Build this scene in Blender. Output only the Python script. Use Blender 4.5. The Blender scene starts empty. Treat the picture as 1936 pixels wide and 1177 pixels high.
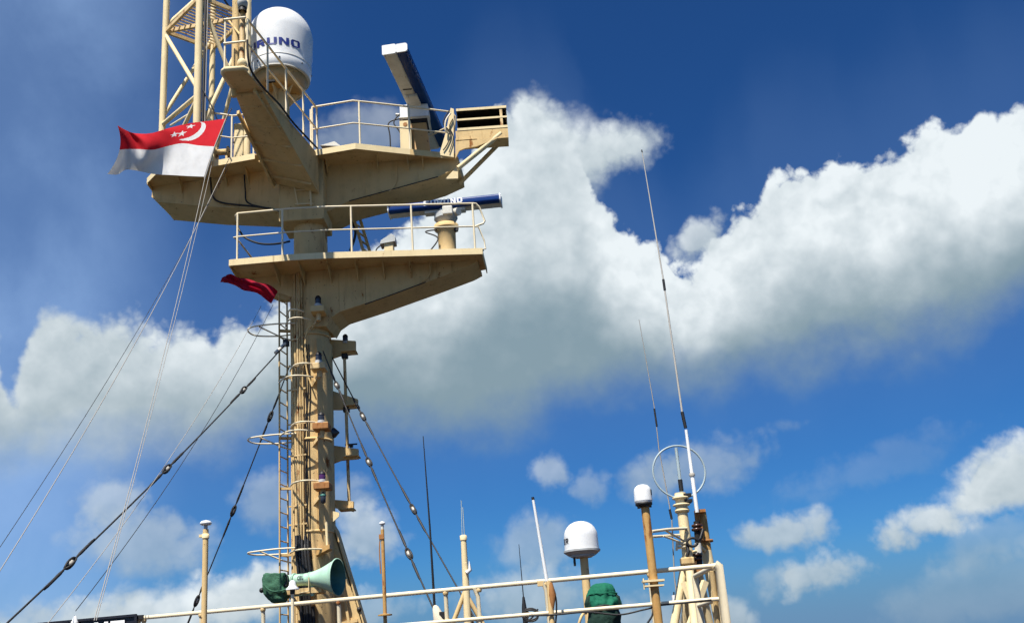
import bpy, math, random
from mathutils import Vector, Matrix
random.seed(7)
sc = bpy.context.scene
col = sc.collection
rad = math.radians

# ------------------------------------------------------------------ camera
FPX, CXP, CYP = 1850.0, 968.0, 726.0          # focal length and principal point of the 1936 x 1177 photograph
PITCH, ROLL = rad(15.9), rad(4.0)
EYE = Vector((0.0, 0.0, 1.65))
_F = Vector((0, math.cos(PITCH), math.sin(PITCH)))
_R0 = Vector((1, 0, 0)); _U0 = Vector((0, -math.sin(PITCH), math.cos(PITCH)))
_R = math.cos(ROLL) * _R0 - math.sin(ROLL) * _U0
_U = math.cos(ROLL) * _U0 + math.sin(ROLL) * _R0
cam_d = bpy.data.cameras.new('camera'); cam = bpy.data.objects.new('camera', cam_d); col.objects.link(cam)
cam_d.sensor_width = 36.0; cam_d.lens = FPX * 36.0 / 1936.0
cam_d.shift_y = (CYP - 588.5) / 1936.0
cam_d.clip_start = 0.05; cam_d.clip_end = 60000
M = Matrix.Identity(4)
for i in range(3):
    M[i][0], M[i][1], M[i][2], M[i][3] = _R[i], _U[i], -_F[i], EYE[i]
cam.matrix_world = M
sc.camera = cam

def ray(px, py):
    return _F + _R * ((px - CXP) / FPX) + _U * ((CYP - py) / FPX)
def P(px, py, Y):                      # the point of a sight line that lies Y metres ahead
    d = ray(px, py); return EYE + d * (Y / d.y)
def PZ(px, py, z):                     # ... that lies at height z
    d = ray(px, py); return EYE + d * ((z - EYE.z) / d.z)
def proj(p):
    q = Vector(p) - EYE; w = q.dot(_F)
    return CXP + FPX * q.dot(_R) / w, CYP - FPX * q.dot(_U) / w

# ------------------------------------------------------------------ sun, sky
SUN_EL, SUN_AZ = rad(60), rad(203)     # azimuth clockwise from +Y: behind the camera, to its left
S = Vector((math.sin(SUN_AZ) * math.cos(SUN_EL), math.cos(SUN_AZ) * math.cos(SUN_EL), math.sin(SUN_EL)))
sun_d = bpy.data.lights.new('sun', 'SUN'); sun = bpy.data.objects.new('sun', sun_d); col.objects.link(sun)
sun_d.energy = 5.0; sun_d.angle = rad(0.53); sun_d.color = (1.0, 0.945, 0.86)
sun.rotation_euler = S.to_track_quat('Z', 'Y').to_euler()
sun.location = (0, 0, 60)
EXPO = 0.75
vs = sc.view_settings
vs.view_transform = 'Standard'; vs.look = 'None'; vs.exposure = EXPO; vs.gamma = 1.0; vs.use_curve_mapping = False
sc.cycles.use_denoising = True
sc.cycles.max_bounces = 6
sc.cycles.use_adaptive_sampling = True; sc.cycles.adaptive_threshold = 0.02; sc.cycles.adaptive_min_samples = 8

world = bpy.data.worlds.new('World'); sc.world = world; world.use_nodes = True
WT = world.node_tree; WT.nodes.clear()

class N:                               # tiny expression wrapper round shader sockets
    def __init__(s, t, sock): s.t, s.s = t, sock
    def _m(s, op, *a): return fmath(s.t, op, s, *a)
    def __add__(s, o): return s._m('ADD', o)
    def __radd__(s, o): return s._m('ADD', o)
    def __sub__(s, o): return s._m('SUBTRACT', o)
    def __rsub__(s, o): return fmath(s.t, 'SUBTRACT', o, s)
    def __mul__(s, o): return s._m('MULTIPLY', o)
    def __rmul__(s, o): return s._m('MULTIPLY', o)
    def __truediv__(s, o): return s._m('DIVIDE', o)
def put(t, sock, v):
    if isinstance(v, N): t.links.new(v.s, sock)
    else: sock.default_value = v
def fmath(t, op, *a):
    n = t.nodes.new('ShaderNodeMath'); n.operation = op
    for i, v in enumerate(a): put(t, n.inputs[i], v)
    return N(t, n.outputs[0])
def vmath(t, op, *a):
    n = t.nodes.new('ShaderNodeVectorMath'); n.operation = op
    for i, v in enumerate(a):
        k = 3 if (op == 'SCALE' and i == 1) else i
        put(t, n.inputs[k], v)
    return N(t, n.outputs['Value' if op in ('LENGTH', 'DOT_PRODUCT', 'DISTANCE') else 'Vector'])
def smooth(t, v, a, b, lo=0.0, hi=1.0):
    n = t.nodes.new('ShaderNodeMapRange'); n.interpolation_type = 'SMOOTHSTEP'
    put(t, n.inputs[0], v)
    for i, k in enumerate((a, b, lo, hi)): put(t, n.inputs[i + 1], k)
    return N(t, n.outputs[0])
def noise(t, vec, scale, detail=6, rough=0.55, dist=0.0, out='Fac', lac=2.0):
    n = t.nodes.new('ShaderNodeTexNoise'); n.noise_dimensions = '3D'
    put(t, n.inputs['Vector'], vec); n.inputs['Scale'].default_value = scale
    n.inputs['Detail'].default_value = detail; n.inputs['Roughness'].default_value = rough
    n.inputs['Distortion'].default_value = dist; n.inputs['Lacunarity'].default_value = lac
    return N(t, n.outputs['Fac' if out == 'Fac' else 'Color'])
def mixc(t, f, a, b, blend='MIX'):
    n = t.nodes.new('ShaderNodeMix'); n.data_type = 'RGBA'; n.blend_type = blend
    put(t, n.inputs[0], f); put(t, n.inputs[6], a); put(t, n.inputs[7], b)
    return N(t, n.outputs[2])
def comb(t, x, y, z):
    n = t.nodes.new('ShaderNodeCombineXYZ')
    for i, v in enumerate((x, y, z)): put(t, n.inputs[i], v)
    return N(t, n.outputs[0])
def sep(t, v):
    n = t.nodes.new('ShaderNodeSeparateXYZ'); put(t, n.inputs[0], v)
    return [N(t, o) for o in n.outputs]
def fcurve(t, v, pts):
    n = t.nodes.new('ShaderNodeFloatCurve'); c = n.mapping.curves[0]
    n.mapping.use_clip = False
    pts = sorted(pts)
    c.points[0].location = pts[0]; c.points[1].location = pts[-1]
    for p in pts[1:-1]: c.points.new(*p)
    for p in c.points: p.handle_type = 'AUTO_CLAMPED'
    n.mapping.extend = 'HORIZONTAL'; n.mapping.update()
    put(t, n.inputs[1], v); n.inputs[0].default_value = 1.0
    return N(t, n.outputs[0])

SKY_K = 0.1                            # sky level on the film
SKY_S = SKY_K * 2 ** -EXPO             # background strength at this exposure
def build_sky():
    t = WT
    tc = t.nodes.new('ShaderNodeTexCoord'); D = N(t, tc.outputs['Generated'])
    sky = t.nodes.new('ShaderNodeTexSky'); sky.sky_type = 'NISHITA'; sky.sun_disc = False
    sky.sun_elevation = SUN_EL; sky.sun_rotation = SUN_AZ
    sky.altitude = 0; sky.air_density = 1.0; sky.dust_density = 0.35; sky.ozone_density = 4.0
    blue = N(t, sky.outputs[0])
    blue = mixc(t, 1.0, blue, (0.0224, 0.0472, 0.0795, 1), 'MULTIPLY')
    gm = t.nodes.new('ShaderNodeGamma'); put(t, gm.inputs[0], blue); gm.inputs[1].default_value = 1.12
    blue = mixc(t, 1.0, N(t, gm.outputs[0]), (12.2, 13.4, 12.4, 1), 'MULTIPLY')     # the deep, clean blue of a sky washed by rain
    dx, dy, dz = sep(t, D)
    az = fmath(t, 'ARCTAN2', dx, dy); el = fmath(t, 'ARCSINE', dz)
    deg = math.pi / 180
    # --- where the clouds of the photograph hang, as azimuth / elevation
    def ae(px, py):
        d = ray(px, py).normalized(); return math.atan2(d.x, d.y), math.asin(d.z)
    top = [(-60,600),(0,630),(22,700),(50,640),(80,572),(112,556),(150,580),(200,566),(250,578),(300,596),(350,596),(400,606),(435,580),(490,580),
           (545,560),(600,520),(650,480),(700,445),(750,430),(800,400),(850,330),(890,260),(930,205),(985,196),(1015,215),(1045,212),(1085,252),(1110,290),
           (1122,350),(1150,395),(1188,425),(1200,448),(1245,462),(1275,505),(1300,508),(1330,475),(1365,440),(1385,398),(1425,372),(1440,330),
           (1462,298),(1510,290),(1545,300),(1590,288),(1640,306),(1680,286),(1725,252),(1760,228),(1790,240),(1835,226),(1860,190),(1900,166),(1940,160),(2010,140)]
    bot = [(-60,860),(100,845),(200,845),(300,820),(400,845),(500,815),(600,800),(700,800),(780,812),(880,800),(980,785),(1060,752),(1150,735),(1250,728),
           (1340,722),(1420,700),(1500,690),(1560,665),(1630,645),(1710,645),(1780,622),(1850,592),(1936,545),(2010,520)]
    A0, A1, E0, E1 = rad(-32), rad(32), rad(-5), rad(50)
    def cv(pts):
        o = []
        for p in pts:
            a, e = ae(*p); o.append(((a - A0) / (A1 - A0), (e - E0) / (E1 - E0)))
        return o
    # warp the sky coordinates so that no outline stays smooth
    w1 = noise(t, D, 16, 4, 0.55, out='C'); w1 = vmath(t, 'SUBTRACT', w1, (0.5, 0.5, 0.5))
    wx, wy, _ = sep(t, w1)
    azw = az + wx * rad(2.4); elw = el + wy * rad(2.0)
    X = (azw - A0) * (1 / (A1 - A0))
    elt = fcurve(t, X, cv(top)) * (E1 - E0) + E0
    elb = fcurve(t, X, cv(bot)) * (E1 - E0) + E0
    # billowing detail: rounded cauliflower lumps (creased inwards), plus fine wisps
    f1 = noise(t, D, 15, 6, 0.55); f2 = noise(t, vmath(t, 'ADD', D, (3.1, 1.7, 0.4)), 85, 4, 0.6)
    def billow(v):
        return fmath(t, 'ABSOLUTE', noise(t, v, 26, 1.5, 0.5) - 0.5) * 2.0 + fmath(t, 'ABSOLUTE', noise(t, v, 66, 2.0, 0.5) - 0.5) * 0.9
    bw = billow(D)
    puff = (f1 - 0.5) * 2.6 + (f2 - 0.5) * 1.4 + (bw - 0.42) * 2.2             # degrees
    d_top = (elt - elw) * (1 / deg); d_bot = (elw - elb) * (1 / deg)
    rightness = smooth(t, az, rad(-24), rad(-10))
    band = fmath(t, 'MINIMUM', d_top, d_bot * 0.55) + puff * 0.55
    dens_t = smooth(t, d_top + puff * 0.95, -0.4, fmath(t, 'ADD', 1.5, rightness * -1.0))
    dens_b = smooth(t, d_bot + (f1 - 0.5) * 4.2 + (bw - 0.42) * 0.5, -2.2, 2.4)
    dens_band = dens_t * dens_b
    thick = (elt - elb)
    frac = (elw - elb) / fmath(t, 'MAXIMUM', thick, 0.02)
    # lobes and cloudlets: pixel centre, radii in pixels, tilt, opacity, brightness
    blobs = [(1150,283,105,50,-4,1.0,0.95),(1060,300,120,90,0,1.0,0.9),(1315,452,52,30,-25,0.75,0.9),(1005,265,85,80,0,1.0,0.95),
             (1850,925,95,52,-28,0.95,0.98),(1745,985,78,30,-8,0.8,0.75),(1930,900,60,60,0,0.95,0.9),(1490,1004,84,34,-3,0.72,0.66),(1555,1084,84,32,-8,0.66,0.72),(1462,1100,52,28,-8,0.42,0.6),
             (1330,872,120,55,0,0.42,0.5),(1235,900,60,50,0,0.4,0.5),(1046,893,30,38,-20,0.45,0.6),(1115,918,42,30,0,0.34,0.6),
             (1010,1035,85,60,-10,0.44,0.55),(1000,1130,130,55,0,0.52,0.72),(1385,1165,42,38,0,0.6,0.75),(1860,1110,170,60,-6,0.22,0.5),(1870,1030,100,36,-10,0.25,0.5),
             (690,1012,72,52,0,0.62,0.85),(655,945,60,40,0,0.36,0.5),(500,945,66,55,0,0.4,0.6),(500,1112,140,44,-8,0.85,1.0),(300,1160,230,50,-3,0.80,0.88),
             (270,1030,120,60,10,0.5,0.6),(208,950,52,44,0,0.48,0.7),(80,1180,150,36,0,0.5,0.6),(1200,1180,120,40,0,0.5,0.6),(660,1160,120,40,0,0.4,0.6),(1480,806,34,14,0,0.2,0.6),
             (690,262,120,60,-8,0.34,0.7),(1650,880,160,36,-10,0.12,0.5)]
    AE = comb(t, azw, elw, 0.0)
    # brightness of the great bank: sunlit heads, blue-grey belly
    fr = frac + (noise(t, D, 7, 3, 0.5) - 0.5) * 0.7
    lit0 = smooth(t, fr, 0.12, smooth(t, az, rad(2), rad(20)) * -0.18 + smooth(t, thick, rad(13), rad(18)) * 0.22 + 0.74)
    lit0 = lit0 * (0.30 + rightness * 0.70) + (1.0 - rightness) * 0.34
    inv = 1.0 - dens_band; acc = None; ks = None
    pf = puff * 0.42
    for bx, by, rx, ry, tilt, op, br in blobs:
        a, e = ae(bx, by); rr = 1 / FPX; sz = min(rx, ry) / 32.0
        mp = t.nodes.new('ShaderNodeMapping'); mp.vector_type = 'TEXTURE'
        put(t, mp.inputs[0], AE)
        mp.inputs['Location'].default_value = (a, e, 0); mp.inputs['Rotation'].default_value = (0, 0, rad(-tilt) + ROLL)
        mp.inputs['Scale'].default_value = (rx * rr * 1.12, ry * rr * 1.12, 1)
        v = N(t, mp.outputs[0])
        f = fmath(t, 'MULTIPLY_ADD', vmath(t, 'LENGTH', v), -sz, pf)
        nk = smooth(t, f, -0.35 - sz, max(0.5, sz * 0.5) - sz, 0.0, -min(1.0, op * 1.12))
        bl = vmath(t, 'DOT_PRODUCT', v, (0, -0.28 * br, 0))                  # minus the lift of its sunny upper side
        term = nk * (bl - 0.72 * br)
        inv = fmath(t, 'MULTIPLY_ADD', inv, nk, inv)
        acc = term if acc is None else acc + term
        ks = nk if ks is None else ks + nk
    dens = 1.0 - inv
    wb = fmath(t, 'MULTIPLY', ks, -1.0)
    w0 = dens_band * 1.0 + 0.0005
    lit = (lit0 * w0 + acc) / (w0 + wb)
    # clouds of the same kind go on over the rest of the sky
    inview = smooth(t, fmath(t, 'ABSOLUTE', az), rad(30), rad(38), 1.0, 0.0) * smooth(t, el, rad(40), rad(48), 1.0, 0.0)
    gq = noise(t, D, 3.2, 9, 0.56); gen = smooth(t, gq, 0.56, 0.69) * 0.92
    glit = smooth(t, noise(t, D, 5, 4, 0.5), 0.38, 0.72)
    dens = dens * inview + gen * (1.0 - inview)
    lit = lit * inview + glit * (1.0 - inview)
    # thin high veil
    veil = smooth(t, noise(t, vmath(t, 'MULTIPLY', D, (1.0, 1.0, 0.75)), 4.2, 7, 0.56, 0.25), 0.26, 0.74)
    vmask = smooth(t, az, rad(-18), rad(-28)) * 0.72 + smooth(t, az, rad(-8), rad(-19)) * 0.06 + 0.004
    halo = smooth(t, d_top, -7.0, 0.0) * smooth(t, d_bot, -6.0, 0.0) * 0.06 * inview    # moist air round the bank
    vg = (veil * 0.6 + 0.3) * vmask + halo
    # self shading of the billows: compare the fluff here with the fluff a little towards the sun
    off = Vector((-0.012, 0.0, 0.022))
    g1 = noise(t, D, 13, 3, 0.5); g2 = noise(t, vmath(t, 'ADD', D, tuple(off * 1.6)), 13, 3, 0.5)
    b2 = billow(vmath(t, 'ADD', D, tuple(off * 0.6)))
    relief = ((g1 - g2) * 0.9 + (bw - b2) * 0.42) * (0.15 + lit * 0.85)
    bright = fmath(t, 'MINIMUM', fmath(t, 'MAXIMUM', lit * 0.92 + relief, 0.0), 1.0)
    k = 1.0 / SKY_K
    shade = (0.245 * k, 0.345 * k, 0.405 * k, 1); white = (0.86 * k, 0.925 * k, 0.955 * k, 1)
    cloud = mixc(t, bright, shade, white)
    blue = mixc(t, smooth(t, el, rad(6.5), rad(0.5)) * 0.85, blue, (0.145 * k, 0.27 * k, 0.47 * k, 1))   # sea haze along the horizon
    colr = mixc(t, vg, blue, (0.38 * k, 0.58 * k, 0.92 * k, 1))
    colr = mixc(t, fmath(t, 'MINIMUM', dens, 0.985), colr, cloud)
    bg = t.nodes.new('ShaderNodeBackground'); bg.inputs[1].default_value = SKY_S
    put(t, bg.inputs[0], colr)
    out = t.nodes.new('ShaderNodeOutputWorld'); t.links.new(bg.outputs[0], out.inputs[0])
build_sky()
world.cycles.sampling_method = 'MANUAL'; world.cycles.sample_map_resolution = 256

# ------------------------------------------------------------------ materials
MATS = {}
def paint(name, base, rough=0.5, dirt=(0.20, 0.13, 0.06), dirt_amt=0.35, rust=0.0, spot=0.0, bump=0.02, metal=0.0, scale=1.0, tint=None, spec=0.4, runs=0.0):
    m = bpy.data.materials.new(name); m.use_nodes = True; t = m.node_tree; t.nodes.clear()
    tc = t.nodes.new('ShaderNodeTexCoord'); O = N(t, tc.outputs['Object'])
    b = t.nodes.new('ShaderNodeBsdfPrincipled'); out = t.nodes.new('ShaderNodeOutputMaterial'); t.links.new(b.outputs[0], out.inputs[0])
    n1 = noise(t, O, 2.3 * scale, 6, 0.6)
    streak = noise(t, vmath(t, 'MULTIPLY', O, (7 * scale, 7 * scale, 0.9 * scale)), 1.0, 6, 0.62)
    fine = noise(t, O, 34 * scale, 4, 0.6)
    c = mixc(t, smooth(t, n1, 0.3, 0.75) * 0.5, (*base, 1), (*(tint or [min(1, x * 0.84) for x in base]), 1))
    if dirt_amt > 0:
        k = smooth(t, streak * 0.7 + n1 * 0.35, 0.50, 0.80) * dirt_amt
        c = mixc(t, k, c, (*dirt, 1))
    if runs > 0:                                     # thin brown weeps running down the paint
        nr = noise(t, vmath(t, 'MULTIPLY', O, (11 * scale, 11 * scale, 0.45 * scale)), 1.0, 5, 0.6)
        kk = smooth(t, nr, 0.60, 0.72) * smooth(t, noise(t, O, 1.1 * scale, 4, 0.6), 0.40, 0.62) * runs
        c = mixc(t, kk, c, (0.17, 0.075, 0.022, 1))
    ro = None
    if rust > 0:
        n2 = noise(t, vmath(t, 'MULTIPLY', O, (3.2 * scale, 3.2 * scale, 1.3 * scale)), 1.0, 9, 0.68, 0.3)
        kr = smooth(t, n2 + (fine - 0.5) * 0.16, 0.66 - rust * 0.22, 0.73 - rust * 0.17)
        rc = mixc(t, smooth(t, fine, 0.3, 0.7), (0.115, 0.036, 0.012, 1), (0.33, 0.125, 0.032, 1))
        c = mixc(t, kr, c, rc); ro = kr
    if spot > 0:                                     # small chips and scratches down to primer
        n3 = noise(t, O, 17 * scale, 5, 0.6); ks = smooth(t, n3, 0.70 - spot * 0.1, 0.735 - spot * 0.1)
        c = mixc(t, ks, c, (0.10, 0.045, 0.02, 1))
    put(t, b.inputs['Base Color'], c)
    r = (fine - 0.5) * 0.25 + rough
    if ro is not None: r = r + ro * 0.3
    put(t, b.inputs['Roughness'], r); b.inputs['Metallic'].default_value = metal
    b.inputs['Specular IOR Level'].default_value = spec
    if bump > 0:
        bn = t.nodes.new('ShaderNodeBump'); bn.inputs['Strength'].default_value = 0.35; bn.inputs['Distance'].default_value = bump
        put(t, bn.inputs['Height'], n1 * 0.6 + fine * 0.12); t.links.new(bn.outputs[0], b.inputs['Normal'])
    MATS[name] = m; return m
def cloth(name, base, rough=0.85, trans=0.25, fold=0.0):
    m = bpy.data.materials.new(name); m.use_nodes = True; t = m.node_tree; t.nodes.clear()
    tc = t.nodes.new('ShaderNodeTexCoord'); O = N(t, tc.outputs['Object'])
    b = t.nodes.new('ShaderNodeBsdfPrincipled'); tr = t.nodes.new('ShaderNodeBsdfTranslucent'); mx = t.nodes.new('ShaderNodeMixShader')
    out = t.nodes.new('ShaderNodeOutputMaterial')
    n1 = noise(t, O, 5, 5, 0.6); fine = noise(t, O, 220, 2, 0.5)
    c = mixc(t, smooth(t, n1, 0.3, 0.8) * 0.6, (*base, 1), (*[x * 0.72 for x in base], 1))
    put(t, b.inputs['Base Color'], c); put(t, tr.inputs[0], c)
    b.inputs['Roughness'].default_value = rough; b.inputs['Specular IOR Level'].default_value = 0.2
    bn = t.nodes.new('ShaderNodeBump'); bn.inputs['Strength'].default_value = 0.5 if fold else 0.15
    bn.inputs['Distance'].default_value = fold or 0.002
    put(t, bn.inputs['Height'], (noise(t, O, 14, 4, 0.55, 0.8) if fold else fine)); t.links.new(bn.outputs[0], b.inputs['Normal'])
    mx.inputs[0].default_value = trans
    t.links.new(b.outputs[0], mx.inputs[1]); t.links.new(tr.outputs[0], mx.inputs[2]); t.links.new(mx.outputs[0], out.inputs[0])
    MATS[name] = m; return m

CREAM = (0.62, 0.445, 0.215)
cream   = paint('cream_paint', CREAM, 0.68, dirt_amt=0.42, rust=0.15, spot=0.35, runs=0.6, spec=0.08)
cream_s = paint('cream_paint_stained', CREAM, 0.68, spec=0.1, dirt=(0.13, 0.065, 0.02), dirt_amt=0.55, rust=0.32, spot=0.55, runs=1.0)
cream_c = paint('cream_paint_clean', (0.72, 0.585, 0.34), 0.6, dirt_amt=0.25, rust=0.06, runs=0.5, spec=0.15)
cream_r = paint('cream_paint_rusty', CREAM, 0.55, dirt_amt=0.45, rust=0.62, spot=0.5, scale=2.2)
rail_m  = paint('rail_paint', (0.74, 0.64, 0.44), 0.42, dirt_amt=0.18, rust=0.06, scale=2.0)
rail_w  = paint('rail_paint_pale', (0.70, 0.61, 0.42), 0.42, dirt_amt=0.14, rust=0.04, scale=2.0)
rust_m  = paint('rusty_steel', (0.34, 0.15, 0.045), 0.8, dirt=(0.10, 0.04, 0.02), dirt_amt=0.6, rust=0.5, scale=3.0)
pole_o  = paint('rust_streaked_pole', (0.46, 0.27, 0.085), 0.62, dirt=(0.30, 0.12, 0.03), dirt_amt=0.7, rust=0.55, scale=2.6)
gel     = paint('white_gelcoat', (0.72, 0.73, 0.72), 0.28, dirt=(0.45, 0.42, 0.34), dirt_amt=0.10, bump=0.0, spec=0.5)
rod_m   = paint('antenna_rod', (0.42, 0.40, 0.36), 0.6, dirt_amt=0.2, bump=0.0)
gel_d   = paint('weathered_white', (0.60, 0.585, 0.52), 0.4, dirt=(0.30, 0.22, 0.12), dirt_amt=0.4, rust=0.12, scale=2.0)
tan_m   = paint('tan_base_paint', (0.50, 0.29, 0.10), 0.55, dirt_amt=0.35, rust=0.18, spot=0.6)
grey_m  = paint('grey_housing', (0.42, 0.44, 0.44), 0.5, dirt_amt=0.4, rust=0.1, scale=2.5)
blue_m  = paint('navy_blue', (0.006, 0.034, 0.16), 0.35, dirt=(0.012, 0.03, 0.09), dirt_amt=0.2, bump=0.0, spec=0.15)
ink     = paint('blue_lettering', (0.015, 0.03, 0.20), 0.4, dirt_amt=0.0, bump=0.0)
ink_g   = paint('dark_lettering', (0.045, 0.045, 0.05), 0.5, dirt_amt=0.0, bump=0.0)
white_l = paint('white_lettering', (0.85, 0.86, 0.86), 0.45, dirt_amt=0.05, bump=0.0)
black_m = paint('black_rubber', (0.012, 0.012, 0.013), 0.55, dirt=(0.05, 0.04, 0.03), dirt_amt=0.3, bump=0.0)
dark_m  = paint('dark_parts_and_shade', (0.008, 0.007, 0.006), 0.8, dirt_amt=0.2)  # near-black for dark parts; in the rack it stands in for shade
wire_m  = paint('greased_wire', (0.016, 0.015, 0.014), 0.6, dirt=(0.06, 0.04, 0.03), dirt_amt=0.3, bump=0.0)
rope_m  = paint('pale_rope', (0.30, 0.285, 0.26), 0.8, dirt_amt=0.2, bump=0.0)
porc    = paint('porcelain', (0.46, 0.43, 0.37), 0.22, dirt=(0.2, 0.12, 0.06), dirt_amt=0.4, bump=0.0, scale=6)
brown_p = paint('brown_porcelain', (0.05, 0.022, 0.014), 0.25, dirt_amt=0.2, bump=0.0)
horn_g  = paint('pale_green_paint', (0.37, 0.58, 0.435), 0.45, dirt=(0.18, 0.2, 0.12), dirt_amt=0.3, scale=2.0)
horn_in = paint('sea_green_paint', (0.05, 0.19, 0.155), 0.5, dirt_amt=0.2)
signb   = paint('black_board', (0.010, 0.011, 0.017), 0.45, dirt_amt=0.1)
lens_m  = paint('lamp_lens', (0.03, 0.035, 0.05), 0.15, dirt_amt=0.2, bump=0.0, scale=4)
purple  = paint('purple_lens', (0.07, 0.02, 0.10), 0.15, dirt_amt=0.1, bump=0.0)
ring_m  = paint('grey_tube', (0.34, 0.42, 0.44), 0.4, dirt_amt=0.2, bump=0.0)
flag_r  = cloth('flag_red', (0.56, 0.010, 0.020), trans=0.12)
flag_w  = cloth('flag_white', (0.70, 0.70, 0.69), trans=0.12)
flag_r2 = cloth('pennant_red', (0.42, 0.010, 0.035), trans=0.35, fold=0.02)
tarp_g  = cloth('green_canvas', (0.010, 0.125, 0.070), trans=0.05, fold=0.03)
tarp_d  = cloth('dull_green_canvas', (0.045, 0.125, 0.075), trans=0.03, fold=0.03)
tarp_b  = cloth('dark_green_canvas', (0.012, 0.035, 0.026), trans=0.03, fold=0.03)
wrap_m  = cloth('cream_wrapping', (0.66, 0.58, 0.44), trans=0.0, fold=0.01)
deck_m  = paint('deck_paint', (0.042, 0.024, 0.015), 0.8, dirt=(0.02, 0.015, 0.01), dirt_amt=0.5, spec=0.1, rust=0.15, scale=0.6)
hull_m  = paint('superstructure_paint', (0.20, 0.18, 0.15), 0.6, dirt_amt=0.3, rust=0.1, scale=0.4)
def sea_mat():
    m = bpy.data.materials.new('sea_water'); m.use_nodes = True; t = m.node_tree
    b = t.nodes['Principled BSDF']; b.inputs['Base Color'].default_value = (0.012, 0.045, 0.06, 1); b.inputs['Roughness'].default_value = 0.12
    tc = t.nodes.new('ShaderNodeTexCoord'); n1 = noise(t, N(t, tc.outputs['Object']), 0.35, 8, 0.6)
    bn = t.nodes.new('ShaderNodeBump'); bn.inputs['Strength'].default_value = 0.6; bn.inputs['Distance'].default_value = 0.8
    put(t, bn.inputs['Height'], n1); t.links.new(bn.outputs[0], b.inputs['Normal']); return m
sea_m = sea_mat()

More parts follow.
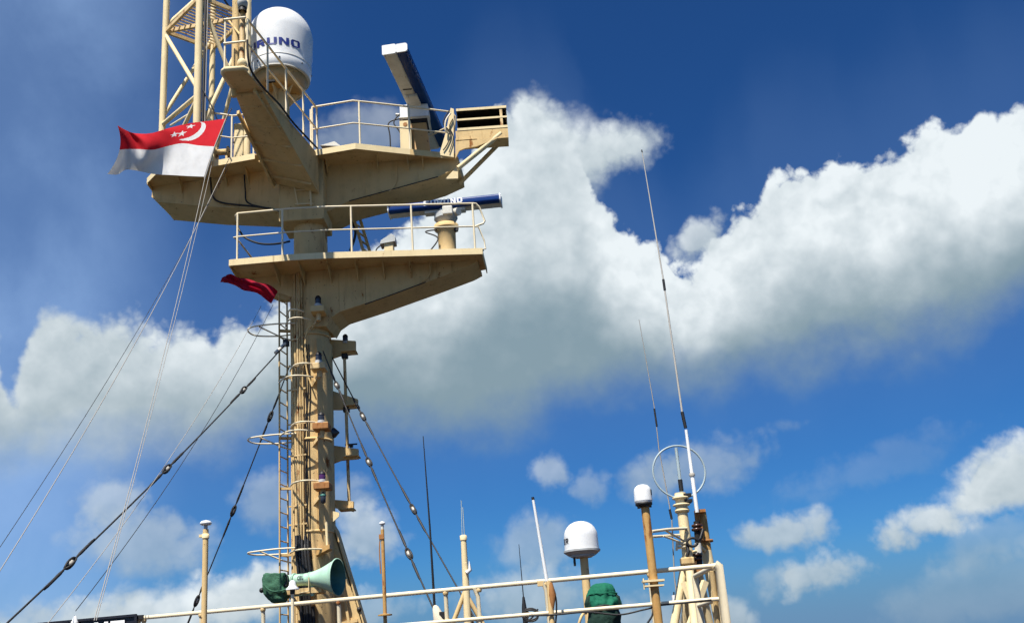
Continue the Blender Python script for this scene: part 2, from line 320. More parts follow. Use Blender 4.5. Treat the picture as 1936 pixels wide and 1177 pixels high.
# ------------------------------------------------------------------ mesh building
def frame(axis, up=None):
    a = Vector(axis).normalized()
    u = Vector(up) if up is not None else (Vector((0, 0, 1)) if abs(a.z) < 0.95 else Vector((0, 1, 0)))
    b = u.cross(a)
    if b.length < 1e-6: b = Vector((1, 0, 0)).cross(a)
    b.normalize(); c = a.cross(b).normalized()
    return a, b, c
class MB:
    def __init__(s): s.v, s.f, s.sm, s.mi = [], [], [], []
    def add(s, vs_, fs, smooth_=False, mi=0):
        o = len(s.v); s.v += [Vector(x) for x in vs_]
        for f in fs: s.f.append([i + o for i in f]); s.sm.append(smooth_); s.mi.append(mi)
        return s
    def hexa(s, p, mi=0):                                       # p: four bottom, four top points, both counter-clockwise
        return s.add(p, [(3, 2, 1, 0), (4, 5, 6, 7), (0, 1, 5, 4), (1, 2, 6, 5), (2, 3, 7, 6), (3, 0, 4, 7)], mi=mi)
    def box(s, c, size, axes=None, mi=0):
        c = Vector(c); X, Y, Z = axes or (Vector((1, 0, 0)), Vector((0, 1, 0)), Vector((0, 0, 1)))
        X, Y, Z = Vector(X) * size[0] / 2, Vector(Y) * size[1] / 2, Vector(Z) * size[2] / 2
        return s.hexa([c - X - Y - Z, c + X - Y - Z, c + X + Y - Z, c - X + Y - Z, c - X - Y + Z, c + X - Y + Z, c + X + Y + Z, c - X + Y + Z], mi)
    def bar(s, a, b, w, h, up=None, mi=0):                      # rectangular bar from a to b
        a, b = Vector(a), Vector(b); A, B, C = frame(b - a, up)
        return s.box((a + b) / 2, ((b - a).length, w, h), (A, B, C), mi)
    def tube(s, pts, r, n=10, closed=False, caps=True, mi=0):
        pts = [Vector(p) for p in pts]; m = len(pts); rs = r if isinstance(r, (list, tuple)) else [r] * m
        vs_, fs = [], []; B = None
        for i, p in enumerate(pts):
            if closed: d = pts[(i + 1) % m] - pts[i - 1]
            elif i == 0: d = pts[1] - p
            elif i == m - 1: d = p - pts[-2]
            else: d = (pts[i + 1] - p).normalized() + (p - pts[i - 1]).normalized()
            d.normalize()
            if B is None: _, B, C = frame(d)
            else:
                B = B - d * B.dot(d)
                if B.length < 1e-5: _, B, C = frame(d)
                B.normalize(); C = d.cross(B)
            for k in range(n):
                an = 2 * math.pi * k / n; vs_.append(p + (B * math.cos(an) + C * math.sin(an)) * rs[i])
        for i in range(m if closed else m - 1):
            j = (i + 1) % m
            for k in range(n):
                k2 = (k + 1) % n; fs.append((i * n + k, i * n + k2, j * n + k2, j * n + k))
        s.add(vs_, fs, True, mi)
        if caps and not closed:
            s.add(vs_[:n], [tuple(reversed(range(n)))], mi=mi); s.add(vs_[-n:], [tuple(range(n))], mi=mi)
        return s
    def lathe(s, base, axis, prof, n=28, up=None, mi=0, ang=None):   # prof: (distance along the axis, radius); sharp where a point repeats
        base = Vector(base); A, B, C = frame(axis, up); segs, cur = [], [prof[0]]
        for p in prof[1:]:
            if p == cur[-1]: segs.append(cur); cur = [p]
            else: cur.append(p)
        segs.append(cur)
        for sg in segs:
            vs_, fs = [], []
            for h, r in sg:
                for k in range(n):
                    an = 2 * math.pi * k / n; vs_.append(base + A * h + (B * math.cos(an) + C * math.sin(an)) * r)
            for i in range(len(sg) - 1):
                for k in range(n):
                    k2 = (k + 1) % n; fs.append((i * n + k, i * n + k2, (i + 1) * n + k2, (i + 1) * n + k))
            s.add(vs_, fs, True, mi)
        return s
    def prism(s, poly, d, mi=0):                                # polygon (3D points, planar) pushed along vector d
        poly = [Vector(p) for p in poly]; n = len(poly); d = Vector(d)
        nrm = Vector((0, 0, 0))
        for i in range(n): nrm += (poly[i] - poly[0]).cross(poly[(i + 1) % n] - poly[0])
        if nrm.dot(d) > 0: poly = poly[::-1]
        vs_ = poly + [p + d for p in poly]
        fs = [tuple(range(n)), tuple(reversed(range(n, 2 * n)))] + [(i + n, (i + 1) % n + n, (i + 1) % n, i) for i in range(n)]
        return s.add(vs_, fs, mi=mi)
    def ball(s, c, r, n=14, m=8, sc_=(1, 1, 1), mi=0):
        c = Vector(c); vs_, fs = [], []
        for i in range(m + 1):
            th = math.pi * i / m
            for k in range(n):
                ph = 2 * math.pi * k / n
                vs_.append(c + Vector((math.sin(th) * math.cos(ph) * sc_[0], math.sin(th) * math.sin(ph) * sc_[1], math.cos(th) * sc_[2])) * r)
        for i in range(m):
            for k in range(n): fs.append((i * n + k, (i + 1) * n + k, (i + 1) * n + (k + 1) % n, i * n + (k + 1) % n))
        return s.add(vs_, fs, True, mi)
    def grid(s, fn, nu, nv, mif=None, smooth_=True):
        vs_ = [fn(i / nu, j / nv) for i in range(nu + 1) for j in range(nv + 1)]
        o = len(s.v); s.v += vs_
        for i in range(nu):
            for j in range(nv):
                s.f.append([o + i * (nv + 1) + j, o + (i + 1) * (nv + 1) + j, o + (i + 1) * (nv + 1) + j + 1, o + i * (nv + 1) + j + 1])
                s.sm.append(smooth_); s.mi.append(mif((i + .5) / nu, (j + .5) / nv) if mif else 0)
        return s

def link(o): col.objects.link(o); return o
def mesh_obj(name, mb, mat, parent=None, origin=None, bevel=0.0):
    root = parent
    while root is not None and root.parent is not None: root = root.parent
    if origin is None: origin = root.location.copy() if root is not None else Vector((0, 0, 0))
    me = bpy.data.meshes.new(name); me.from_pydata([tuple(v - origin) for v in mb.v], [], mb.f)
    for m in (mat if isinstance(mat, (list, tuple)) else [mat]): me.materials.append(m)
    me.polygons.foreach_set('use_smooth', mb.sm); me.polygons.foreach_set('material_index', mb.mi); me.update()
    o = bpy.data.objects.new(name, me); link(o)
    if parent is not None: o.parent = parent
    else: o.location = origin
    if bevel:
        b = o.modifiers.new('bevel', 'BEVEL'); b.width = bevel; b.segments = 2; b.limit_method = 'ANGLE'
    return o
def tag(o, label, cat, group=None):
    o['label'] = label; o['category'] = cat
    if group: o['group'] = group
    return o
def thing(name, label, cat, loc, group=None):
    e = bpy.data.objects.new(name, None); link(e); e.empty_display_size = 0.2; e.location = loc
    return tag(e, label, cat, group)
def decked(o, mat):                            # walking surface of a platform gets deck paint
    o.data.materials.append(mat)
    for p in o.data.polygons:
        if p.normal.z > .9: p.material_index = len(o.data.materials) - 1
def part(name, parent, mat, fn, bevel=0.0, label=None):
    mb = MB(); fn(mb); o = mesh_obj(name, mb, mat, parent, bevel=bevel)
    if label: o['label'] = label
    return o
def struct(name, mb, mat):
    o = mesh_obj(name, mb, mat); o['kind'] = 'structure'; return o
def V(*a): return Vector(a)
def lerp(a, b, k): return Vector(a) + (Vector(b) - Vector(a)) * k
def arc_pts(a, b, c, n=10):                    # smooth curve through a, b, c
    a, b, c = Vector(a), Vector(b), Vector(c); ctl = 2 * b - (a + c) / 2
    return [a * (1 - u) ** 2 + ctl * 2 * u * (1 - u) + c * u * u for u in [i / n for i in range(n + 1)]]
def spline(pts, n=6):
    pts = [Vector(p) for p in pts]; q = [pts[0]] + pts + [pts[-1]]; o = []
    for i in range(1, len(q) - 2):
        for k in range(n):
            u = k / n; a, b, c, d = q[i - 1], q[i], q[i + 1], q[i + 2]
            o.append(0.5 * ((2 * b) + (c - a) * u + (2 * a - 5 * b + 4 * c - d) * u * u + (3 * b - a - 3 * c + d) * u ** 3))
    o.append(pts[-1]); return o
def sagline(a, b, sag, n=16):
    return [lerp(a, b, i / n) - V(0, 0, sag * 4 * (i / n) * (1 - i / n)) for i in range(n + 1)]
# block letters in a unit cell, as quads
def _q(x0, y0, x1, y1): return [(x0, y0), (x1, y0), (x1, y1), (x0, y1)]
LET = {
 'F': [_q(0, 0, .3, 1), _q(.3, .76, 1, 1), _q(.3, .38, .85, .60)],
 'U': [_q(0, .22, .3, 1), _q(.7, .22, 1, 1), [(0, .22), (.14, 0), (.86, 0), (1, .22)]],
 'R': [_q(0, 0, .3, 1), _q(.3, .78, .82, 1), _q(.3, .38, .82, .58), [(.70, .58), (.82, .38), (1, .52), (1, .86), (.82, 1), (.70, .78)], [(.42, .38), (.68, 0), (1, 0), (.76, .38)]],
 'N': [_q(0, 0, .29, 1), _q(.71, 0, 1, 1), [(.29, 1), (.29, .62), (.71, 0), (.71, .38)]],
 'O': [_q(0, .2, .3, .8), _q(.7, .2, 1, .8), [(0, .2), (.16, 0), (.84, 0), (1, .2)], [(1, .8), (.84, 1), (.16, 1), (0, .8)]],
 'E': [_q(0, 0, .3, 1), _q(.3, .78, 1, 1), _q(.3, .39, .9, .6), _q(.3, 0, 1, .22)],
 'C': [_q(0, .2, .3, .8), [(0, .2), (.16, 0), (1, 0), (1, .22)], [(1, .78), (1, 1), (.16, 1), (0, .8)]],
 'L': [_q(0, 0, .3, 1), _q(.3, 0, 1, .22)],
 'S': [_q(0, 0, 1, .22), _q(0, .39, 1, .61), _q(0, .78, 1, 1), _q(.7, .22, 1, .39), _q(0, .61, .3, .78)],
 'A': [[(0, 0), (.28, 0), (.62, 1), (.38, 1)], [(.72, 0), (1, 0), (.62, 1), (.45, .75)], _q(.3, .22, .7, .4)],
 'I': [_q(.3, 0, .7, 1)],
 'M': [_q(0, 0, .24, 1), _q(.76, 0, 1, 1), [(.24, 1), (.24, .6), (.5, .15), (.5, .6)], [(.5, .6), (.5, .15), (.76, .6), (.76, 1)]],
}
def letters(mb, text, fn, w=0.82, sub=3):       # fn(x, y): x in letter pitches along the word, y 0..1 -> 3D point
    for i, ch in enumerate(text):
        for q in LET.get(ch, []):
            if len(q) == 4:
                vs_, fs = [], []
                for a in range(sub + 1):
                    u = a / sub
                    p0 = (q[0][0] * (1 - u) + q[1][0] * u, q[0][1] * (1 - u) + q[1][1] * u)
                    p1 = (q[3][0] * (1 - u) + q[2][0] * u, q[3][1] * (1 - u) + q[2][1] * u)
                    vs_ += [fn(i + p0[0] * w, p0[1]), fn(i + p1[0] * w, p1[1])]
                fs = [(2 * a, 2 * a + 2, 2 * a + 3, 2 * a + 1) for a in range(sub)]
                mb.add(vs_, fs)
            else:
                mb.add([fn(i + p[0] * w, p[1]) for p in q], [tuple(range(len(q)))])

# ------------------------------------------------------------------ setting: decks, superstructure, sea
DECK = 1.44
mb = MB(); mb.prism([V(-9, 9.6, DECK), V(7.5, 9.6, DECK), V(7.5, 30, DECK), V(-14, 30, DECK), V(-14, 13, DECK)], V(0, 0, -0.12)); struct('upper_deck', mb, deck_m)
mb = MB(); mb.prism([V(-14, -8, 0), V(9, -8, 0), V(9, 30, 0), V(-14, 30, 0)], V(0, 0, -0.15)); struct('lower_deck', mb, deck_m)
mb = MB(); mb.box(V(-2.8, 20.2, 0.66), (20, 18.8, 1.30)); mb.box(V(-2.5, 11, -7.6), (22.6, 37.6, 14.8)); struct('ship_superstructure', mb, hull_m)
mb = MB(); R_ = 30000; mb.add([V(-R_, -R_, -14), V(R_, -R_, -14), V(R_, R_, -14), V(-R_, R_, -14)], [(0, 1, 2, 3)]); struct('sea', mb, sea_m)

# ------------------------------------------------------------------ the great signal mast
MX, MY, MR = -4.25, 20.0, 0.385
Z1 = P(620, 478, 18.75).z            # lower platform deck
Z2 = P(672, 272, 19.0).z             # upper platform deck
mast = thing('signal_mast', 'tall cream steel signal mast with two platforms carrying radars and lights', 'mast', V(MX, MY, DECK))
part('column', mast, cream_s, lambda m: m.lathe(V(MX, MY, DECK), V(0, 0, 1), [(0, MR + .03), (0.6, MR + .02), (4.5, MR), (Z1 + 1.35 - DECK, MR - .02), (Z1 + 1.35 - DECK, MR - .02)], 40))
def seam(m, z): m.lathe(V(MX, MY, z), V(0, 0, 1), [(0, MR + .002), (0.0, MR + .022), (.02, MR + .03), (.05, MR + .022), (.05, MR + .002)], 40)
for yy in (838, 642, 1010): part('weld_band', mast, cream, lambda m: seam(m, P(590, yy, 20).z))
# square trunk that carries the upper platform
def trunk(m):
    a, b = P(527, 372, 19.48).x, P(612, 372, 19.48).x
    m.box(V((a + b) / 2, 19.95, (Z2 + Z1 + 1.25) / 2 - .05), (b - a, 0.94, Z2 - Z1 - 1.25 + .1))
part('trunk', mast, cream, trunk, bevel=0.02)
fr = P(557, 350, 19.42)
hatch = part('hatch_frame', mast, cream_c, lambda m: (m.bar(P(556, 352, 19.44), P(592, 350, 19.44), .03, .03), m.bar(P(558, 386, 19.44), P(592, 385, 19.44), .03, .03), m.bar(P(556, 352, 19.43), P(563, 388, 19.43), .025, .025), m.bar(P(586, 350, 19.42), P(588, 389, 19.42), .035, .03), m.bar(P(557, 360, 19.44), P(588, 358, 19.44), .02, .02)))
# tapered rear leg
def rearleg(m):
    q = [P(626, 985, 20.1), P(632, 1000, 20.1), P(697, 1215, 20.1), P(690, 1330, 20.1), P(626, 1330, 20.1)]
    q[3].z = q[4].z = DECK; q[3].x = q[2].x + .12
    m.prism(q, V(0, .05, 0))
    m.prism([q[0], q[1] + V(.03, 0, 0), q[2] + V(.03, 0, 0), q[3] + V(.03, 0, 0), q[3] - V(.02, 0, 0), q[2] - V(.02, 0, 0), q[1] - V(.03, 0, 0)], V(0, .42, 0))
part('rear_leg', mast, cream, rearleg)
part('leg_rib', mast, cream, lambda m: m.bar(P(640, 1060, 20.06), P(664, 1200, 20.06), .05, .08))
part('leg_rib', mast, cream, lambda m: m.bar(P(632, 1180, 20.06), P(676, 1172, 20.06), .05, .06))
part('lug', mast, cream_c, lambda m: (m.prism([P(627, 965, 19.95), P(641, 968, 19.95), P(641, 975, 19.95), P(629, 986, 19.95)], V(0, .03, 0))))
part('lug', mast, black_m, lambda m: m.ball(P(679, 1151, 20.1), .05))

# --- lower platform
def plate(pts, z, th): return lambda m: m.prism([V(p.x, p.y, z) for p in pts], V(0, 0, -th))
f1 = [PZ(433, 492, Z1), PZ(545, 482, Z1), PZ(620, 478, Z1), PZ(912, 470, Z1)]
bR = PZ(921, 507, Z1)
lowpts = f1 + [bR, V(-2.6, 20.95, 0), V(-3.2, 21.3, 0), V(-5.2, 21.3, 0), PZ(462, 540, Z1)]
lowp = part('lower_platform', mast, cream, plate(lowpts, Z1, .025)); decked(lowp, deck_m)
FA = .125
def fascia(a, b, z=None): return lambda m: m.prism([a + V(0, -.012, .012), b + V(0, -.012, .012), b + V(0, -.012, -FA), a + V(0, -.012, -FA)], V(0, .02, 0))
ov = V(.0, 0, 0)
for a, b in ((f1[0], f1[1]), (f1[1] + V(.006, 0, 0), f1[2] - V(.006, 0, 0)), (f1[2], f1[3])):
    part('fascia', lowp, cream_c, fascia(a, b))
part('fascia', lowp, cream_c, lambda m: m.bar(f1[3] + V(-.01, .03, -.055), V(bR.x - .01, bR.y, Z1 - .055), .02, .13))
part('fascia', lowp, cream, lambda m: m.bar(f1[0] + V(.0, .03, -.055), V(lowpts[-1].x, lowpts[-1].y, Z1 - .055), .02, .13))
# tapered box bracket: web and bottom flange
edge = [(903, 494), (886, 503), (821, 527), (717, 564), (643, 588), (626, 600), (617, 616)]
e3 = [P(x, y, 19.6) for x, y in edge]
D_ = V(.06, .78, 0)
part('bracket_web', lowp, cream, lambda m: m.prism([V(e3[0].x, 19.6, Z1 - .026)] + e3 + [V(MX, 19.6, e3[-1].z), V(MX, 19.6, Z1 - .026)], D_))
def flange(m, pts, d, th=.02, wid=.03):
    d0 = d.normalized() * wid
    for a, b in zip(pts[:-1], pts[1:]):
        p, q = a - d0, b - d0; L = d + 2 * d0
        m.hexa([p - V(0, 0, th), q - V(0, 0, th), q + L - V(0, 0, th), p + L - V(0, 0, th), p - V(0, 0, .002), q - V(0, 0, .002), q + L - V(0, 0, .002), p + L - V(0, 0, .002)])
part('bracket_flange', lowp, cream, lambda m: flange(m, e3, D_))
l3 = [P(447, 520, 19.7), P(500, 543, 19.7), P(548, 560, 19.7)]
part('bracket_web', lowp, cream, lambda m: m.prism([V(l3[0].x, 19.7, Z1 - .026)] + l3 + [V(MX, 19.7, l3[-1].z), V(MX, 19.7, Z1 - .026)], V(.05, .5, 0)))
for px in (510, 560, 614, 668, 720, 772, 812, 850):                        # stiffeners under the overhang
    q = PZ(px, 487, Z1 - .03); yb = 19.6
    part('stiffener', lowp, cream, lambda m: m.prism([V(q.x, q.y + .12, Z1 - .027), V(q.x, yb - .01, Z1 - .027), V(q.x, yb - .01, Z1 - .34), V(q.x, q.y + .16, Z1 - .07)], V(.015, 0, 0)))
part('drain_pipe', lowp, cream, lambda m: m.tube(spline([P(812, 494, 19.5), P(813, 515, 19.52), P(806, 526, 19.55), P(796, 533, 19.56)]), .014, 8))
part('cable_run', lowp, black_m, lambda m: m.tube([P(805, 533, 19.57), P(740, 557, 19.57), P(690, 575, 19.57)], .012, 6))
for px, y0, y1 in ((690, 520, 575), (785, 512, 540), (640, 520, 590)):
    part('weld_seam', lowp, cream, lambda m: m.tube([P(px, y0, 19.597), P(px + 1, y1, 19.597)], .007, 5))
# railings: posts and rails as separate pieces
def post(par, base, top, r=.022, mat=rail_m): part('rail_post', par, mat, lambda m: m.tube([base, top], r, 8))
def rail(par, pts, r=.022, mat=rail_m): part('rail', par, mat, lambda m: m.tube(pts, r, 8))
ZR1 = P(660, 390, 18.85).z; ZM1 = P(660, 434, 18.85).z
def on1(px):                                                              # front edge of the lower platform, at a photograph column
    for a, b in zip(f1[:-1], f1[1:]):
        xa, xb = proj(a)[0], proj(b)[0]
        if xa - 1 <= px <= xb + 1:
            k = (px - xa) / (xb - xa); q = lerp(a, b, k); return V(q.x, q.y + .05, Z1)
    return f1[-1].copy()
def up(p, z): return V(p.x, p.y, z)
for px in (447, 533, 664, 779, 898): q = on1(px); post(lowp, q, up(q, ZR1))
fr_ = [on1(447), on1(545), on1(620), on1(779), on1(898)]
rail(lowp, [up(fr_[0], ZR1) + V(-.10, .30, -.02), up(fr_[0], ZR1) + V(-.07, .1, 0)] + [up(q, ZR1) for q in fr_] + [up(fr_[-1], ZR1) + V(.07, .02, 0), up(fr_[-1], ZR1) + V(.14, .08, -.06), up(fr_[-1], ZR1) + V(.24, .1, -.38), up(fr_[-1], ZR1) + V(.2, .1, -.44), up(fr_[-1], ZM1) + V(.0, .02, -.0)])
rail(lowp, [up(fr_[0], ZM1) + V(-.02, .3, 0), up(fr_[0], ZM1) + V(-.08, .02, 0), up(fr_[0], ZM1)] + [up(q, ZM1) for q in fr_[1:]] + [up(fr_[-1], ZM1) + V(.1, .05, 0), up(fr_[-1], ZM1) + V(.2, .1, -.3), up(fr_[-1], Z1) + V(.22, .12, .06), up(fr_[-1], Z1) + V(.05, .1, .04)], .017)
bk = [V(-5.45, 20.4, Z1), V(-5.15, 21.2, Z1), V(-3.25, 21.2, Z1), V(-2.6, 20.9, Z1), V(bR.x - .05, bR.y - .03, Z1)]
for q in (bk[0], bk[1], bk[2], lerp(bk[3], bk[4], .15), lerp(bk[3], bk[4], .5), lerp(bk[3], bk[4], .98)): post(lowp, V(q.x, q.y, Z1), V(q.x, q.y, ZM1 - .12), .02)
rail(lowp, [fr_[0] + V(-.02, .3, ZM1 - Z1 - .01)] + [V(q.x, q.y, ZM1 - .12) for q in bk], .02)
# steep access ladder behind the column, up to the upper platform
for dx in (0, .32):
    part('ladder_rail', lowp, cream, lambda m: m.bar(P(688, 478, 20.75) + V(dx * .4, dx, 0), P(652, 390, 20.75) + V(dx * .4, dx, .5), .07, .03))
for k in range(8):
    a = lerp(P(688, 478, 20.75), P(652, 390, 20.75) + V(0, 0, .5), (k + .5) / 8)
    part('rung', lowp, cream_r, lambda m: m.bar(a, a + V(.13, .32, 0), .05, .02))
part('cable_run', lowp, black_m, lambda m: m.tube(spline([P(662, 474, 20.5), P(672, 440, 20.5), P(660, 410, 20.6)]), .03, 6))
part('backing_panel', lowp, cream, lambda m: m.box(V(P(640, 450, 20.9).x, 20.9, Z1 + .35), (.5, .04, .7)))
part('hose', lowp, black_m, lambda m: m.tube(spline([P(449, 428, 19.3), P(462, 448, 19.2), P(490, 460, 19.2), P(520, 461, 19.3), P(548, 456, 19.5)]), .022, 7))

# --- upper platform
g = lambda x, y: PZ(x, y, Z2)
upts = [g(278, 338), g(312, 303), g(372, 266), g(394, 288), g(400, 306), g(482, 291), g(595, 285), g(672, 272), g(775, 283), g(862, 292)]
rb = V(upts[-1].x + .02, 20.45, Z2)
bl = g(330, 408)
upperp = part('upper_platform', mast, cream, plate(upts + [rb, V(-2.4, 21.5, 0), V(-5.0, 21.7, 0), V(-6.6, 21.3, 0), bl], Z2, .025)); decked(upperp, deck_m)
for a, b in ((0, 1), (1, 2), (2, 3), (3, 4), (4, 5), (6, 7), (7, 8), (8, 9)):
    part('fascia', upperp, cream_c if b not in (9,) else cream, fascia(upts[a], upts[b]))
part('fascia', upperp, cream, lambda m: m.bar(upts[0] + V(.0, .03, -.06), bl + V(0, 0, -.06), .02, .13))
def gy(px): return 19.78 + max(0, (545 - px)) * .45 / 260
left_f = [P(x, y, gy(x)) for x, y in ((287, 371), (298, 381), (400, 390), (513, 394), (560, 396))]
W_ = V(.07, .92, 0)
tl, tr = left_f[0].copy(), left_f[-1].copy(); tl.z = tr.z = Z2 - .026
part('girder_web', upperp, cream, lambda m: m.prism([tl] + left_f + [tr], W_))
part('girder_flange', upperp, cream, lambda m: flange(m, left_f, W_))
right_f = [P(x, y, 19.82) for x, y in ((867, 316), (830, 333), (749, 357), (662, 379), (622, 398), (600, 402))]
tl2, tr2 = right_f[0].copy(), right_f[-1].copy(); tl2.z = tr2.z = Z2 - .026
part('girder_web', upperp, cream, lambda m: m.prism([tl2] + right_f + [tr2], W_))
part('girder_flange', upperp, cream, lambda m: flange(m, right_f, W_))
for px in (345, 430, 470, 620, 715, 772, 800):
    k = 19.82 if px > 545 else gy(px); q = P(px, 320, k - .012)
    part('stiffener', upperp, cream, lambda m: m.prism([V(q.x, q.y, Z2 - .027), V(q.x, q.y - .3, Z2 - .027), V(q.x, q.y - .3, Z2 - .06), V(q.x, q.y, Z2 - .3)], V(.015, 0, 0)))
part('drain_pipe', upperp, cream, lambda m: m.tube(spline([P(750, 306, 19.78), P(750, 340, 19.78), P(744, 354, 19.79), P(735, 362, 19.79)]), .013, 8))
part('cable_run', upperp, black_m, lambda m: m.tube(spline([P(462, 330, 19.8), P(464, 360, 19.87), P(470, 384, 19.87), P(520, 396, 19.8), P(530, 402, 19.6)]), .018, 6))
part('cable_run', upperp, black_m, lambda m: m.tube(spline([P(398, 335, 19.9), P(402, 370, 19.99), P(420, 383, 19.95), P(470, 389, 19.87), P(512, 394, 19.79)]), .022, 6))
part('cable_run', upperp, black_m, lambda m: m.tube(spline([P(660, 380, 19.79), P(749, 356, 19.79), P(828, 334, 19.79)]), .012, 6))
for px, y0, y1 in ((690, 318, 368), (790, 312, 342), (380, 345, 388)):
    Yw = 19.817 if px > 545 else gy(px) - .003
    part('weld_seam', upperp, cream, lambda m: m.tube([P(px, y0, Yw), P(px + 1, y1, Yw)], .007, 5))
# upper railings
ZR2 = P(677, 192, 19.1).z; ZM2 = P(677, 234, 19.1).z
pR = [g(590, 284), g(668, 272), g(680, 273), g(775, 282), g(858, 291)]
pR = [V(q.x, q.y + .06, Z2) for q in pR]
for k in (0, 2, 3, 4): post(upperp, pR[k], up(pR[k], ZR2))
post(upperp, pR[0] + V(-.06, .12, 0), up(pR[0], ZR2) + V(-.06, .12, .02))
rail(upperp, [up(pR[k], ZR2) for k in (0, 1, 2, 3, 4)] + [up(pR[4], ZR2) + V(.08, .05, -.1), up(pR[4], ZM2) + V(.02, .1, .1)])
rail(upperp, [up(pR[k], ZM2) for k in (0, 1, 2, 3, 4)], .017)
pL = [g(318, 318), g(366, 290), g(436, 300), g(478, 296)]
pL = [V(q.x, q.y + .06, Z2) for q in pL]
for k in (1, 2, 3): post(upperp, pL[k], up(pL[k], ZR2))
rail(upperp, [up(q, ZR2) for q in pL]); rail(upperp, [up(q, ZM2) for q in pL], .017)
pB = [V(-6.4, 21.2, Z2), V(-5.0, 21.6, Z2), V(-2.4, 21.4, Z2), rb + V(-.1, -.1, 0)]
for q in pB: post(upperp, q, up(q, ZR2))
rail(upperp, [up(q, ZR2) for q in pB]); rail(upperp, [up(q, ZM2) for q in pB], .017)
part('deck_box', upperp, gel_d, lambda m: m.prism([P(605, 275, 19.9), P(632, 267, 19.9), P(645, 276, 19.9)] , V(.05, .3, 0)))

# --- forward catwalk cantilevered towards the viewer, with its tapered bracket below
c0, c1 = g(418, 131), g(464, 128)
far_l, far_r = g(520, 286), g(600, 286)
far_l = V(-4.75, 19.3, Z2); far_r = V(far_r.x, 19.3, Z2)
cat = part('catwalk', mast, cream, lambda m: m.prism([c0 + V(.02, .06, -.02), c0 + V(.08, 0, -.02), c1 + V(-.05, 0, -.02), c1 + V(0, .06, -.02), far_r - V(0, 0, .03), far_l - V(0, 0, .03)], V(0, 0, -.03)))
part('fascia', cat, cream_c, lambda m: m.tube([far_l + V(0, 0, -.03), c0 + V(0, .12, -.02), c0 + V(.03, .03, -.02), c0 + V(.09, -.02, -.02), c1 + V(-.03, -.02, -.02), c1 + V(.02, .05, -.02)], .045, 8))
mid_b, mid_c = P(508, 344, 19.45), P(603, 366, 19.45)
tip_l, tip_r = lerp(c0, far_l, .22) - V(0, 0, .06), lerp(c1, far_r, .22) - V(0, 0, .06)
part('bracket_box', cat, cream, lambda m: m.hexa([mid_b, mid_c, tip_r + V(0, 0, -.05), tip_l + V(0, 0, -.05), far_l - V(0, 0, .07), far_r - V(0, 0, .07), tip_r, tip_l]))
part('side_stringer', cat, cream, lambda m: m.bar(lerp(c1, far_r, .18) - V(.12, 0, .10), P(600, 352, 19.38), .05, .10))
part('side_stringer', cat, cream, lambda m: m.bar(P(450, 212, 17.2), P(518, 352, 19.4), .05, .09))
part('side_strut', cat, cream_c, lambda m: m.bar(P(498, 292, 19.05), P(519, 351, 19.4), .03, .12))
part('side_strut', cat, cream_c, lambda m: m.bar(P(486, 282, 18.7), P(497, 300, 18.9), .03, .10))
for k in (.3, .45, .6, .75, .9):
    a, b = lerp(tip_l, mid_b, (k - .22) / .78), lerp(tip_r, mid_c, (k - .22) / .78)
    part('stiffener', cat, cream, lambda m: m.bar(lerp(a, b, .03) - V(0, 0, .06), lerp(a, b, .97) - V(0, 0, .06), .02, .05))
part('cross_bar', cat, cream, lambda m: m.tube([P(490, 306, 19.0), P(545, 304, 18.95)], .03, 8))
kr = [lerp(c1, far_r, k) for k in (.02, .27, .52, .77, .985)]
hR = ZR2 - Z2
for k, q in enumerate(kr): post(cat, q, q + V(0, 0, hR))
rail(cat, [kr[0] + V(0, 0, hR), kr[-1] + V(0, 0, hR)], .024); rail(cat, [kr[0] + V(0, 0, hR * .52), kr[-1] + V(0, 0, hR * .52)], .018)
rail(cat, [c0 + V(.03, .03, hR * .52), c1 + V(0, 0, hR * .52)], .022); rail(cat, [c0 + V(.03, .03, hR), c1 + V(0, 0, hR)], .022)
post(cat, c0 + V(.05, .05, 0), c0 + V(.05, .05, hR), .02)
part('cable_run', cat, black_m, lambda m: m.tube(spline([c1 + V(.03, 0, .6), c1 + V(.05, .1, .1), lerp(c1, far_r, .15) + V(.05, 0, -.05), lerp(c1, far_r, .4) + V(.05, 0, .0), lerp(c1, far_r, .6) + V(.05, 0, -.04), lerp(c1, far_r, .95) + V(.05, 0, .03)]), .022, 6))
# foremast post with lamps at the tip of the catwalk
tip = lerp(c0, c1, .78) + V(0, .12, 0)
def up2(py, q): return V(q.x, q.y, P(450, py, q.y).z)
part('lamp_post', cat, cream_r, lambda m: (m.tube([tip, tip + V(0, 0, 2.6)], .055, 12)))
part('lamp_post', cat, cream, lambda m: (m.tube([tip + V(-.19, .25, 0), tip + V(-.19, .25, 2.6)], .07, 12)))
part('lamp_post', cat, cream, lambda m: (m.tube([tip + V(-.30, .5, -.2), tip + V(-.30, .5, 2.6)], .05, 12)))
part('cross_bar', cat, cream, lambda m: m.tube([tip + V(-.30, .5, .15), tip + V(0, 0, .95)], .022, 8))
part('cross_bar', cat, cream, lambda m: m.tube([tip + V(-.42, .4, 1.5), tip + V(0, 0, .75)], .022, 8))
for k in range(9):
    z = .15 + k * .27
    part('rung', cat, cream, lambda m: m.tube([tip + V(-.19, .25, z), tip + V(-.30, .5, z)], .014, 6))

